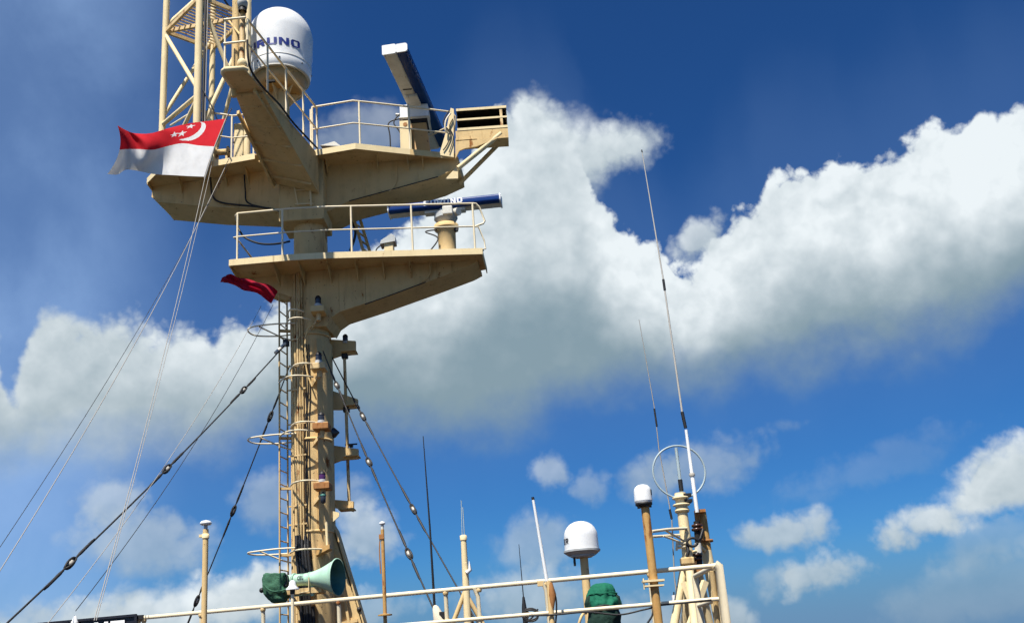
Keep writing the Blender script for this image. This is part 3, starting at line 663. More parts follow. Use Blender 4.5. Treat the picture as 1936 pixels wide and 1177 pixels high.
# --- ladder on the left flank, three safety hoops
LX = P(529, 870, 19.78).x
lad = part('ladder', mast, cream, lambda m: m.bar(V(LX, 19.76, DECK), V(LX, 19.76, Z1 - .03), .07, .022, up=V(1, 0, 0)))
part('ladder_rail', lad, cream, lambda m: m.bar(V(LX + .07, 20.17, DECK), V(LX + .07, 20.17, Z1 - .03), .07, .022, up=V(1, 0, 0)))
z = DECK + .3
while z < Z1 - .1:
    part('rung', lad, cream, lambda m: m.tube([V(LX, 19.76, z), V(LX + .07, 20.17, z)], .014, 6)); z += .29
for yy in (628, 715, 830, 925, 1050):
    zz = P(530, yy, 19.9).z
    part('ladder_bracket', lad, cream, lambda m: m.bar(V(LX, 19.8, zz), V(MX - MR + .02, 19.9, zz), .07, .05))
for yy in (622, 829, 1043):
    zz = P(500, yy, 19.8).z; xa = P(470, yy, 19.9).x
    c = [V(MX - MR + .12, 19.62, zz + .02), V(LX, 19.58, zz + .02), V(lerp(V(LX, 0, 0), V(xa, 0, 0), .55).x, 19.56, zz), V(xa + .07, 19.68, zz), V(xa, 19.92, zz), V(xa + .10, 20.18, zz), V(LX - .2, 20.3, zz), V(LX + .06, 20.28, zz), V(MX - MR + .05, 20.2, zz)]
    part('safety_hoop', lad, rail_m, lambda m: m.tube(spline(c, 5), .017, 8))
    part('hoop_stay', lad, rail_m, lambda m: m.tube([V(xa + .3, 19.62, zz), V(LX + .02, 19.9, zz - .18), V(MX - MR - .02, 19.95, zz - .25)], .016, 8))

# --- conduits and cables up the front-left of the column
def around(px, depth): return P(px, 870, depth).x
cps = [(551, .022), (556, .026), (561.5, .03), (567, .026), (572, .022), (576.5, .018)]
for i, (px, r) in enumerate(cps):
    x = around(px, 19.75); k = (x - MX) / (MR + .05); y = MY - math.sqrt(max(0.02, 1 - min(k * k, .98))) * (MR + .05)
    ztop = Z1 - .03; zb = DECK
    pts = []; n_ = 14
    for j in range(n_ + 1):
        w = .006 if r < .028 else .002
        pts.append(V(x + random.uniform(-w, w), y - .01 + random.uniform(-w, w), zb + (ztop - zb) * j / n_))
    part('conduit', mast, cream_s if i % 3 else cream_r, lambda m: m.tube(pts, r, 8))
for i, (pa, pb, r) in enumerate(((579, 583, .014), (583, 578, .012), (587, 586, .012))):
    x0, x1 = around(pa, 19.66), around(pb, 19.66)
    part('cable_run', mast, black_m, lambda m: m.tube(spline([V(x0, 19.62, P(580, 650, 19.6).z), V(x0 + .02, 19.60, P(580, 740, 19.6).z), V(x1, 19.61, P(580, 820, 19.6).z), V(x0, 19.60, P(580, 920, 19.6).z), V(x1, 19.60, P(580, 1010, 19.6).z), V(x0 + .02, 19.58, P(580, 1090, 19.6).z), V(x0, 19.58, DECK)]), r, 6))
part('conduit', mast, cream, lambda m: m.tube(spline([P(596, 612, 19.45), P(582, 622, 19.48), P(577, 650, 19.52), P(580, 700, 19.54), P(590, 730, 19.53)]), .018, 8))
for i in range(9):                                                         # fat black cable bundle at the foot
    o = i % 5; x = around(560 + o * 5.2, 19.5); y = 19.52 - .03 * (i // 5) + .012 * (o % 2)
    part('cable_run', mast, black_m, lambda m: m.tube(spline([V(x - .02, y + .06, P(565, 1012 + 9 * (i % 3), 19.6).z), V(x, y, P(565, 1050, 19.6).z), V(x + .06, y - .02, P(572, 1110, 19.6).z), V(x + .10, y - .02, P(578, 1180, 19.6).z), V(x + .10, y, DECK)]), .034, 7))
for yy in (640, 690, 735, 800, 860, 955, 990):
    zz = P(565, yy, 19.6).z
    part('cable_clip', mast, cream_r, lambda m: m.bar(V(around(547, 19.7), 19.66, zz), V(around(580, 19.6), 19.56, zz), .02, .03))
# guard arcs that run from the ladder round to the lamp brackets
def guard(y0, xa, xb, dy=0, r=.018):
    zz = P(570, y0, 19.5).z
    a, b, c = V(P(xa, y0, 19.7).x, 19.72, zz), V(P((xa + xb) / 2 - 8, y0, 19.3).x, 19.24, zz), V(P(xb, y0, 19.3).x, 19.42, zz + dy)
    part('guard_hoop', mast, rail_m, lambda m: m.tube(arc_pts(a, b, c, 14), r, 8))
for args in ((608, 540, 585), (592, 545, 572), (694, 548, 600), (716, 527, 590), (803, 549, 600), (818, 528, 592), (913, 549, 605), (1041, 548, 607)): guard(*args)
# lamp brackets up the front and outriggers on the right flank
FRONT = [(603, 583, 20, cream, 0), (604, 690, 22, cream_r, 0), (609, 803, 24, rust_m, 1), (611, 915, 24, rust_m, 1)]
for x, y, w, mt, _ in FRONT:
    a = P(x - w / 2 - 3, y + 6, 19.38); b = P(x + w / 2 + 3, y + 6, 19.38); wd = b.x - a.x; cx = (a.x + b.x) / 2
    br = part('light_bracket', mast, mt, lambda m: m.box(V(cx, 19.36, a.z), (wd, .34, .13)), bevel=.012)
    part('bracket_arm', br, cream_r, lambda m: (m.bar(V(cx, 19.52, a.z - .06), V(MX + .05, 19.66, a.z - .32), .06, .06), m.box(V(cx, 19.4, a.z + .085), (wd * .8, .2, .035)), m.tube([V(cx, 19.35, a.z - .06), V(cx, 19.35, a.z - .22)], .05, 10)))
ob = part('light_bracket', mast, tan_m, lambda m: m.prism([P(596, 1050, 19.4), P(623, 1036, 19.4), P(623, 1028, 19.4), P(600, 1036, 19.4)], V(.0, .3, 0)))
RIGHT = [(625, 641, 672, 652, 668), (625, 735, 676, 757, 770), (627, 840, 677, 851, 866), (629, 943, 668, 950, 966)]
for i, (xa, ya, xb, yb, yc) in enumerate(RIGHT):
    q = [P(xa - 6, ya, 20.45), P(xb, yb - (3 if i else 8), 20.45), P(xb, yc, 20.45), P(xa + (17 if i < 3 else 0), yc + (-8 if i == 3 else 3), 20.45), P(xa - 6, ya + (38 if i < 3 else 12), 20.45)]
    o = part('outrigger', mast, cream, lambda m: m.prism(q, V(0, .10, 0)))
    tp = [P(xb - 32, yc - 13 if i < 3 else ya + 4, 20.4), P(xb, yb - 3, 20.4)]
    part('lamp_shelf', o, cream, lambda m: m.box(V((q[1].x + q[2].x) / 2 - .14, 20.5, q[2].z + .05), (.32, .34, .025)))
part('outrigger_rod', mast, cream_r, lambda m: m.tube([P(651, 668, 20.5), P(660, 946, 20.5)], .035, 10))
part('outrigger_rod', mast, cream, lambda m: m.tube([P(653, 700, 20.42), P(656, 840, 20.42)], .012, 6))
part('side_trunk', mast, cream, lambda m: m.prism([V(MX + MR * .50, 19.56, P(615, 1000, 19.66).z), V(MX + MR + .02, 20.02, P(615, 1000, 19.66).z), V(MX + MR + .02, 20.2, P(615, 1000, 19.66).z), V(MX + MR * .5, 20.0, P(615, 1000, 19.66).z)], V(0, 0, P(615, 640, 19.66).z - P(615, 1000, 19.66).z)))
part('pipe_stub', mast, cream_c, lambda m: m.tube([P(617, 985, 19.55), P(619, 1037, 19.55)], .03, 10))
part('pipe_stub', mast, cream, lambda m: m.tube([P(598, 1140, 19.5), P(606, 1155, 19.5), P(608, 1200, 19.5)], .05, 10))
# horn bracket welded to the column
part('horn_bracket', mast, cream, lambda m: (m.box(lerp(P(530, 1118, 19.0), P(606, 1118, 19.0), .5), (.9, .42, .10)), m.bar(P(548, 1124, 19.1), P(568, 1150, 19.62), .06, .06), m.bar(P(590, 1122, 19.1), P(592, 1150, 19.62), .06, .06)))

# ------------------------------------------------------------------ lattice tower on the upper platform
ZG = P(313, 60, 19.95).z
L1 = PZ(313, 60, ZG); L2 = PZ(378, -5, ZG); L4 = PZ(402, 92, ZG); L3 = L2 + L4 - L1
ZT = ZG + 1.9
lat = thing('lattice_tower', 'open cream lattice tower rising out of frame behind the red and white flag', 'tower', V((L1.x + L3.x) / 2, (L1.y + L3.y) / 2, Z2))
for q, r in ((L1, .075), (L2, .085), (L3, .075), (L4, .07)):
    part('leg', lat, cream_c, lambda m: m.tube([V(q.x, q.y, Z2), V(q.x, q.y, ZT)], r, 12))
def zat(px, py, q): return V(q.x, q.y, P(px, py, q.y).z)
def brace(a, b, r=.05): part('brace', lat, cream_c, lambda m: m.tube([a, b], r, 10))
brace(zat(313, 66, L1), zat(378, 168, L2)); brace(zat(376, 180, L2), zat(311, 236, L1)); brace(zat(311, 222, L1), zat(404, 72, L4), .045)
brace(zat(314, 50, L1), V(L4.x, L4.y, ZT), .045); brace(V(L2.x, L2.y, Z2 + .3), V(L3.x, L3.y, ZG - .3)); brace(V(L3.x, L3.y, Z2 + 1.2), V(L2.x, L2.y, ZG), .05)
brace(V(L2.x, L2.y, ZT), V(L3.x, L3.y, ZG), .055); brace(V(L4.x, L4.y, Z2 + .5), V(L3.x, L3.y, ZG - .2), .045); brace(V(L1.x, L1.y, Z2 + .1), V(L2.x, L2.y, Z2 + 1.3), .045)
for a, b in ((L1, L2), (L2, L3), (L3, L4), (L4, L1), (L1, L3)):
    part('girt', lat, cream_r, lambda m: m.bar(a, b, .06, .09))
gr = part('grating', lat, cream_r, lambda m: [m.bar(lerp(L1, L2, .05) + V(0, 0, .06), lerp(L1, L4, .05) + V(0, 0, .06), .012, .03)])
n = 15
for k in range(1, n):
    a, b = lerp(L1, L2, k / n) + V(0, 0, .06), lerp(L4, L3, k / n) + V(0, 0, .06)
    part('grating_bar', gr, cream_r, lambda m: m.bar(a, b, .022, .03))
part('cable', lat, black_m, lambda m: m.tube([V(L2.x + .11, L2.y + .05, Z2 + .4), V(L2.x + .12, L2.y + .03, ZG - 1), V(L2.x + .11, L2.y + .05, ZT)], .03, 7))
part('cable', lat, rope_m, lambda m: m.tube([V(L2.x + .15, L2.y + .06, Z2 + .4), V(L2.x + .17, L2.y + .04, ZG - .8), V(L2.x + .15, L2.y + .06, ZT)], .014, 6))
part('cable', lat, black_m, lambda m: m.tube(spline([V(L2.x + .1, L2.y + .03, ZT - .2), lerp(L2, L3, .4) + V(0, 0, .35), lerp(L2, L3, .9) + V(0, -.1, -.05), V(tip.x - .3, tip.y + .5, ZG - .5)]), .022, 6))
part('cable', lat, black_m, lambda m: m.tube(spline([V(L2.x + .11, L2.y, Z2 + 1.5), V(L2.x + .3, L2.y, Z2 + 1.1), V(L2.x + .52, L2.y + .1, Z2 + .5)]), .014, 6))

# clutter of gear seen between flag and catwalk
def locker(px0, py0, px1, py1, Y, mat, label):
    a, b = P(px0, py0, Y), P(px1, py1, Y); a.z = Z2
    o = thing('gear_locker', label, 'locker', V((a.x + b.x) / 2, Y + .15, Z2))
    part('cabinet', o, mat, lambda m: m.box(V((a.x + b.x) / 2, Y + .15, (a.z + b.z) / 2), (abs(b.x - a.x), .3, b.z - a.z)), bevel=.02)
    part('door', o, cream_c, lambda m: m.box(V((a.x + b.x) / 2, Y - .005, (a.z + b.z) / 2), (abs(b.x - a.x) * .8, .02, (b.z - a.z) * .8)), bevel=.006)
    part('handle', o, black_m, lambda m: m.box(V((a.x + b.x) / 2 + .05, Y - .03, (a.z + b.z) / 2), (.02, .03, .1)))
    return o
locker(441, 300, 462, 232, 20.9, cream, 'cream steel locker standing behind the railing between flag and catwalk')
wn = thing('rope_winch', 'small cream hand winch at the deck edge beside the flag hoist', 'winch', P(420, 285, 19.9).copy())
wn.location.z = Z2; bpy.context.view_layer.update()
wq = V(wn.location.x, wn.location.y, Z2)
part('stand', wn, cream_r, lambda m: (m.bar(wq + V(-.12, 0, 0), wq + V(-.10, 0, .55), .05, .05), m.bar(wq + V(.12, 0, 0), wq + V(.10, 0, .55), .05, .05)))
part('drum', wn, cream, lambda m: m.lathe(wq + V(-.16, 0, .55), V(1, 0, 0), [(0, .02), (0, .13), (.03, .13), (.03, .07), (.29, .07), (.29, .13), (.32, .13), (.32, .02)], 18))
part('crank', wn, black_m, lambda m: m.tube([wq + V(.16, 0, .55), wq + V(.22, 0, .55), wq + V(.22, -.05, .75), wq + V(.3, -.05, .75)], .015, 6))

# ------------------------------------------------------------------ big satellite dome
RX, RY = P(531, 150, 20.4).x, 20.4
zb = P(533, 152, RY).z; zt = P(531, 13, RY).z
Rr = .765
dome = thing('satellite_dome', 'large white satellite dome with blue lettering above the catwalk', 'radome', V(RX, RY, Z2))
prof = [(0, Rr * .88), (.05, Rr * .905), (.09, Rr * .925), (.21, Rr * .94), (.24, Rr * .93)]
k0 = P(531, 78, RY).z - zb
prof += [(k0 * .5, Rr * .962), (k0 * .75, Rr * .988), (k0, Rr)]
for i in range(1, 17):
    th = math.pi / 2 * i / 16; prof.append((k0 + Rr * 1.02 * math.sin(th), max(.001, Rr * math.cos(th))))
shell = part('dome_shell', dome, gel, lambda m: m.lathe(V(RX, RY, zb), V(0, 0, 1), prof, 64))
part('skirt_ring', dome, gel_d, lambda m: m.lathe(V(RX, RY, zb - .012), V(0, 0, 1), [(0, Rr * .74), (0, Rr * .895), (0, Rr * .895), (.03, Rr * .895)], 64))
part('base_pan', dome, tan_m, lambda m: m.lathe(V(RX, RY, zb - .34), V(0, 0, 1), [(0, .2), (0, .46), (0, .46), (.04, .54), (.32, Rr * .82), (.32, Rr * .2)], 48))
part('pedestal', dome, cream, lambda m: m.lathe(V(RX, RY, Z2), V(0, 0, 1), [(0, .3), (.03, .3), (.03, .3), (.03, .2), (zb - .33 - Z2, .2)], 28))
for a in range(6):
    an = a * math.pi / 3 + .3; d = V(math.cos(an), math.sin(an), 0); q = V(RX, RY, zb - .345)
    part('pedestal_gusset', dome, cream, lambda m: m.prism([q + d * .2, q + d * .48, q + d * .2 - V(0, 0, .35)], V(-d.y, d.x, 0) * .02))
part('hatch', dome, dark_m, lambda m: m.box(V(RX - .12, RY - .5, zb - .34), (.22, .06, .05)))
for a in range(8):
    an = a * math.pi / 4 + .2
    part('bolt', dome, ink_g, lambda m: m.ball(V(RX + math.cos(an) * Rr * .935, RY + math.sin(an) * Rr * .935, zb + .16), .022, 8, 5))
part('seam', dome, gel_d, lambda m: m.lathe(V(RX, RY, zb + .265), V(0, 0, 1), [(0, Rr * .93), (.004, Rr * .942), (.016, Rr * .944), (.02, Rr * .936)], 64))
vd = math.atan2(-RY, -RX)                                  # bearing from the dome to the viewer
zl = P(531, 84, RY - Rr).z
def dome_r(z):
    h = z - zb
    for (h0, r0), (h1, r1) in zip(prof[:-1], prof[1:]):
        if h0 <= h <= h1: return r0 + (r1 - r0) * (h - h0) / max(1e-6, h1 - h0)
    return Rr
def on_dome(x, y):
    an = vd + rad(-89.5) + x * rad(21.5)
    z_ = zl + .04 + y * .18; r = dome_r(z_) + .011; return V(RX + math.cos(an) * r, RY + math.sin(an) * r, zl + .04 + y * .18)
part('lettering', shell, ink, lambda m: letters(m, 'FURUNO', on_dome, .84, 4))

# ------------------------------------------------------------------ radars
def radar_beam(root, c, ax, L, wback, wfront, h, mat_back, flip=1, text=None):
    ax = ax.normalized(); zz = V(0, 0, 1); b = zz.cross(ax) * flip           # b points to the blue front
    a0, a1 = c - ax * (L / 2), c + ax * (L / 2)
    def rr(w0, w1, hh, n=6, rb=.05):                                          # rounded section
        o = []
        for (cx, cz, s0) in ((w1 - rb, hh / 2 - rb, 0), (w0 + rb * .4, hh / 2 - rb * .4, 90), (w0 + rb * .4, -hh / 2 + rb * .4, 180), (w1 - rb, -hh / 2 + rb, 270)):
            k = rb if cx > (w0 + w1) / 2 else rb * .4
            for i in range(n + 1):
                an = rad(s0 + 90 * i / n); o.append((cx + math.cos(an) * k, cz + math.sin(an) * k))
        return o
    def loft(m, sec, p0, p1):
        n = len(sec); v = [p0 + b * x + zz * z for x, z in sec] + [p1 + b * x + zz * z for x, z in sec]
        m.add(v, [(i, (i + 1) % n, n + (i + 1) % n, n + i) for i in range(n)], True); m.add(v[:n], [tuple(range(n))]); m.add(v[n:], [tuple(reversed(range(n)))])
    body = part('antenna_housing', root, mat_back, lambda m: loft(m, rr(-wback, .002, h), a0, a1))
    fr = part('antenna_front', root, blue_m, lambda m: loft(m, rr(0, wfront, h * .92, 6, h * .3), a0, a1))
    cap = .035
    for p, s in ((a0, -1), (a1, 1)):
        part('end_cap', body, gel, lambda m: (loft(m, rr(-wback - .012, .004, h + .03), p, p + ax * s * cap), loft(m, rr(.004, wfront + .01, h * .92 + .02, 6, h * .3), p, p + ax * s * cap * .8)))
    part('mounting_rib', body, gel_d, lambda m: m.box(c - zz * (h / 2 + .03) - b * wback * .3, (.9, wback * .9, .06), (ax, b, zz)))
    if text:
        def f(x, y):
            return c + b * (wfront + .004) + ax * ((x - 3) * .148 * text) * (1) + zz * (-.035 + y * .115)
        part('lettering', fr, white_l, lambda m: letters(m, 'FURUNO', f, .82, 1))
    return body
# upper radar: the beam points towards the viewer
gq = P(778, 196, 20.0); ZA = P(778, 190, 20.0).z
A_, B_ = PZ(749, 93, ZA), PZ(830, 272, ZA); cU = (A_ + B_) / 2
gb = lerp(A_, B_, .56) + V(-.15, 0, 0)
r1 = thing('upper_radar', 'radar scanner on the upper platform, its navy and white beam pointing at the viewer', 'radar', V(gb.x, gb.y, Z2), 'rotating radar scanners')
bm = radar_beam(r1, cU, A_ - B_, (A_ - B_).length, .29, .24, .20, gel_d, flip=1)
gz0, gz1 = P(778, 236, gb.y).z, ZA - .1
part('gearbox', r1, gel, lambda m: m.box(V(gb.x - .02, gb.y, (gz0 + gz1) / 2), (.66, .56, gz1 - gz0)), bevel=.03)
part('gearbox_lid', r1, gel_d, lambda m: m.box(V(gb.x - .02, gb.y, gz0 + .03), (.70, .60, .03)), bevel=.008)
part('turning_unit', r1, grey_m, lambda m: m.lathe(V(gb.x, gb.y, gz1 - .02), V(0, 0, 1), [(0, .16), (.08, .15), (.08, .15), (.12, .10)], 20))
part('vent_slot', bm, dark_m, lambda m: m.box(lerp(A_, B_, .42) - V(.12, 0, .098), (.10, .16, .02)))
part('vent_slot', bm, dark_m, lambda m: m.box(lerp(A_, B_, .34) - V(.12, 0, .098), (.20, .035, .02)))
part('connector', r1, gel_d, lambda m: m.tube([V(gb.x - .33, gb.y - .1, gz1 - .16), V(gb.x - .46, gb.y - .1, gz1 - .14)], .035, 8))
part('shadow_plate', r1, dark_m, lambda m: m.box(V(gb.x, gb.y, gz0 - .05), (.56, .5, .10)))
part('pedestal', r1, tan_m, lambda m: m.hexa([V(gb.x - .33, gb.y - .28, Z2), V(gb.x + .33, gb.y - .28, Z2), V(gb.x + .33, gb.y + .28, Z2), V(gb.x - .33, gb.y + .28, Z2), V(gb.x - .25, gb.y - .24, gz0 - .1), V(gb.x + .25, gb.y - .24, gz0 - .1), V(gb.x + .25, gb.y + .24, gz0 - .1), V(gb.x - .25, gb.y + .24, gz0 - .1)]), bevel=.015)
part('pedestal_fin', r1, cream_c, lambda m: m.box(V(gb.x - .22, gb.y - .36, (Z2 + gz0) / 2 - .06), (.26, .08, gz0 - Z2 - .12)), bevel=.01)
part('port', r1, rust_m, lambda m: m.tube([V(gb.x - .22, gb.y - .41, gz0 - .22), V(gb.x - .22, gb.y - .37, gz0 - .22)], .05, 12))
for dx in (0, .12):
    part('cable', r1, black_m, lambda m: m.tube(spline([V(gb.x - .34 - .02, gb.y - .2, gz0 + .06 + dx), V(gb.x - .62 + dx, gb.y - .22, gz0 - .05), V(gb.x - .60 + 2.2 * dx, gb.y - .22, gz0 - .4), V(gb.x - .48 + dx * 1.5 - (.12 if dx == 0 else 0), gb.y - .2, Z2)]), .016, 7))
part('step_plate', r1, gel_d, lambda m: m.box(V(gb.x + .62, gb.y - .1, Z2 + .08), (.45, .3, .14)), bevel=.01)
# lower radar: the beam lies across the view
ZB = P(842, 388, 19.75).z
A2, B2 = PZ(737, 399, ZB), PZ(945, 377, ZB); c2 = (A2 + B2) / 2
pb = lerp(A2, B2, .505)
r2 = thing('lower_radar', 'radar scanner on the lower platform, its navy beam lying across the view', 'radar', V(pb.x, pb.y, Z1), 'rotating radar scanners')
radar_beam(r2, c2, B2 - A2, (B2 - A2).length, .20, .14, .20, gel_d, flip=-1, text=1.0)
gz = ZB - .13
part('gearbox', r2, grey_m, lambda m: m.lathe(V(pb.x, pb.y, gz - .36), V(0, 0, 1), [(0, .12), (.06, .20), (.06, .20), (.14, .26), (.14, .26), (.27, .25), (.27, .25), (.30, .17), (.37, .15), (.37, .15)], 10))
part('motor', r2, gel_d, lambda m: m.tube([V(pb.x + .18, pb.y - .06, gz - .1), V(pb.x + .30, pb.y - .16, gz - .12)], .09, 12))
part('motor', r2, gel_d, lambda m: m.box(V(pb.x + .06, pb.y - .2, gz - .12), (.22, .18, .2)), bevel=.02)
part('pedestal', r2, cream, lambda m: m.lathe(V(pb.x, pb.y, Z1), V(0, 0, 1), [(0, .30), (.02, .30), (.02, .30), (.04, .23), (.3, .19), (gz - .52 - Z1, .20), (gz - .46 - Z1, .27), (gz - .46 - Z1, .27), (gz - .37 - Z1, .27), (gz - .37 - Z1, .05)], 28))
part('clip', r2, black_m, lambda m: m.box(V(pb.x + .22, pb.y - .1, gz - .5), (.08, .08, .12)))
part('cable', r2, black_m, lambda m: m.tube(spline([V(pb.x - .2, pb.y - .12, gz - .5), V(pb.x - .45, pb.y - .15, gz - .55), V(pb.x - .18, pb.y - .2, gz - .75), V(pb.x - .42, pb.y - .2, Z1 + .14), V(pb.x - .2, pb.y - .15, Z1 + .05)]), .016, 6))

# small sensor pedestal on the lower platform
sp = P(736, 470, 19.5); sp.z = Z1
t_ = thing('sensor_post', 'short cream post with slanted grey head beside the lower radar', 'sensor', sp.copy())
part('post', t_, cream_c, lambda m: m.box(sp + V(0, 0, .22), (.20, .22, .44)), bevel=.015)
part('head', t_, grey_m, lambda m: m.prism([sp + V(-.18, -.15, .40), sp + V(.15, -.15, .44), sp + V(.15, -.15, .56), sp + V(.07, -.15, .62), sp + V(-.16, -.15, .48)], V(0, .3, 0)))
part('brace', t_, tan_m, lambda m: m.bar(sp + V(.2, .1, 0), sp + V(.08, .1, .3), .05, .05))
part('cable', t_, black_m, lambda m: m.tube(spline([sp + V(-.16, -.05, .42), sp + V(-.28, -.05, .3), sp + V(-.24, -.05, .12), sp + V(-.16, -.05, 0)]), .014, 6))

# ------------------------------------------------------------------ open box rack at the end of the upper platform
YK = 19.62
def K(x, y, d=0): return P(x, y, YK + d)
rk = thing('equipment_rack', 'open steel box rack with two dark compartments propped off the upper platform end', 'rack', V(K(848, 292).x, YK, Z2))
part('mounting_plate', rk, cream_c, lambda m: m.prism([K(830, 293), K(858, 297), K(858, 206), K(852, 204), K(843, 250)], V(0, .05, 0)))
x0, x1 = K(862, 205).x, K(957, 201).x; zu, zl_ = K(862, 208).z, K(862, 245).z; dz = K(957, 201).z - K(862, 208).z; dp = .55
def bx(m, xa, xb, za, zb_, ya, yb): m.hexa([V(xa, ya, za), V(xb, ya, za + dz), V(xb, yb, za + dz), V(xa, yb, za), V(xa, ya, zb_), V(xb, ya, zb_ + dz), V(xb, yb, zb_ + dz), V(xa, yb, zb_)])
dz = 0.0
part('top_panel', rk, cream_c, lambda m: bx(m, x0, x1, zu - .03, zu + .03, YK, YK + dp))
part('shelf', rk, cream_c, lambda m: bx(m, x0, x1, (zu + zl_) / 2 - .02, (zu + zl_) / 2 + .025, YK + .01, YK + dp))
part('bottom_panel', rk, cream_c, lambda m: bx(m, x0, x1, zl_ - .03, zl_ + .03, YK, YK + dp))
part('back_panel', rk, dark_m, lambda m: bx(m, x0, x1, zl_, zu, YK + dp - .03, YK + dp - .012))  # near-black colour carries the shade inside the compartments
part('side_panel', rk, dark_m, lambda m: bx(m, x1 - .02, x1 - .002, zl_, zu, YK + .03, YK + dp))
part('shade_lining', rk, dark_m, lambda m: (bx(m, x0 + .02, x1 - .03, zu - .037, zu - .031, YK + .02, YK + dp - .03), bx(m, x0 + .02, x1 - .03, (zu + zl_) / 2 - .027, (zu + zl_) / 2 - .021, YK + .03, YK + dp - .03), bx(m, x0 + .02, x1 - .03, zl_ + .031, zl_ + .036, YK + .02, YK + dp - .03), bx(m, x0 + .02, x1 - .03, (zu + zl_) / 2 + .026, (zu + zl_) / 2 + .031, YK + .03, YK + dp - .03), bx(m, x0 + .004, x0 + .012, zl_ + .03, zu - .03, YK + .03, YK + dp - .03)))  # added near-black sheets: the compartments' shade put into colour
part('divider', rk, cream_r, lambda m: bx(m, x1 - .16, x1 - .10, zl_, zu, YK + .015, YK + .05))
part('carrier_beam', rk, cream, lambda m: (bx(m, x0 - .04, x1, zl_ - .27, zl_ - .032, YK + .01, YK + .05), bx(m, x0 - .04, x1, zl_ - .29, zl_ - .27, YK, YK + .4)))
part('carrier_web', rk, cream, lambda m: m.prism([K(861, 262), K(861, 300), K(868, 285), K(880, 280), K(900, 277), K(940, 262)], V(0, .04, 0)))
part('prop', rk, cream_c, lambda m: m.tube([K(948, 252, .05), K(866, 318, .05)], .055, 10))
part('prop', rk, cream, lambda m: m.tube([K(957, 258, .5), K(868, 348, .7)], .05, 10))
part('prop_foot', rk, cream_c, lambda m: m.prism([K(842, 338, .15), K(866, 337, .15), K(866, 312, .15)], V(0, .04, 0)))
part('cable', rk, black_m, lambda m: m.tube(spline([K(850, 208, -.03), K(838, 232, -.03), K(852, 252, -.03), K(846, 272, -.03), K(838, 284, -.03)]), .014, 6))
part('cable', rk, black_m, lambda m: m.tube(spline([K(856, 225, -.02), K(850, 240, -.03), K(857, 260, -.03), K(849, 288, -.03)]), .012, 6))
part('handrail_loop', rk, rail_m, lambda m: m.tube(spline([K(852, 214, -.1), K(843, 228, -.12), K(842, 246, -.1), K(848, 252, -.05)]), .02, 7))

# ------------------------------------------------------------------ lamps up the mast
def nav_lamp(x, y, Yd, h, r, lens, label):
    q = P(x, y, Yd)
    o = thing('navigation_lamp', label, 'lamp', q, 'navigation lamps on the mast')
    part('lamp_base', o, grey_m, lambda m: m.lathe(q, V(0, 0, 1), [(0, r * 1.25), (h * .22, r * 1.2), (h * .22, r * 1.2), (h * .26, r * .7)], 16))
    part('lens', o, lens, lambda m: m.lathe(q + V(0, 0, h * .24), V(0, 0, 1), [(0, r * .95), (h * .15, r), (h * .30, r), (h * .45, r * .9)], 16))
    part('lamp_cap', o, black_m, lambda m: m.lathe(q + V(0, 0, h * .68), V(0, 0, 1), [(0, r * 1.05), (h * .12, r * .95), (h * .26, r * .5), (h * .30, .001)], 16))
    return o
nm = ['grey capped lamp topmost on the mast front, under the lower platform', 'grey capped lamp second from top on the mast front', 'dark lamp above the upper rusty orange box on the mast front', 'purple lensed lamp above the lower rusty orange box on the mast front']
for i, (x, y, w, mt, k) in enumerate(FRONT):
    zz = P(x, y + 6, 19.38).z; q0 = P(x - 1, y + 6, 19.38); px_, py_ = proj(V(q0.x, 19.36, zz + .105 if False else zz + .104))
    nav_lamp(px_, py_, 19.36, .26 if k == 0 else .24, .065, purple if i == 3 else lens_m, nm[i])
nav_lamp(653, 650, 20.5, .24, .06, lens_m, 'black lamp standing on the topmost outrigger right of the mast')
hl = P(611, 940, 19.3)
o = thing('hanging_lamp', 'dark green lamp hanging below the lower rusty orange box on the mast', 'lamp', hl + V(0, 0, -.12))
part('lamp_body', o, lens_m, lambda m: m.lathe(hl + V(0, 0, -.12), V(0, 0, 1), [(0, .02), (.02, .05), (.14, .055), (.2, .03), (.24, .015)], 14))
part('lamp_collar', o, horn_in, lambda m: m.lathe(hl + V(0, 0, .03), V(0, 0, 1), [(0, .06), (.03, .065), (.05, .04)], 14))
for i, (x, y) in enumerate(((652, 669), (655, 770), (664, 838))):
    q = P(x, y + 4, 20.5)
    o = thing('junction_fitting', ['black fitting under the topmost outrigger right of the mast', 'black fitting under the second outrigger right of the mast', 'small black fitting on top of the third outrigger right of the mast'][i], 'fitting', q + V(0, 0, -.1))
    part('body', o, black_m, lambda m: m.box(q, (.14 if i < 2 else .08, .12, .12 if i < 2 else .07)), bevel=.02)
    part('stud', o, black_m, lambda m: m.tube([q + V(-.13, 0, .03), q + V(.13, 0, .03)], .018, 6))
ft = P(640, 818, 20.0)
o = thing('pointed_lamp', 'dark cone shaped lamp behind the mast level with the upper rusty box', 'lamp', ft)
part('cone', o, lens_m, lambda m: m.lathe(P(626, 818, 20.1), V(1, 0, 0), [(0, .12), (.08, .11), (.17, .02), (.18, .001)], 16))
part('bracket', o, cream_r, lambda m: m.bar(P(618, 818, 20.15), P(630, 818, 20.12), .05, .05))
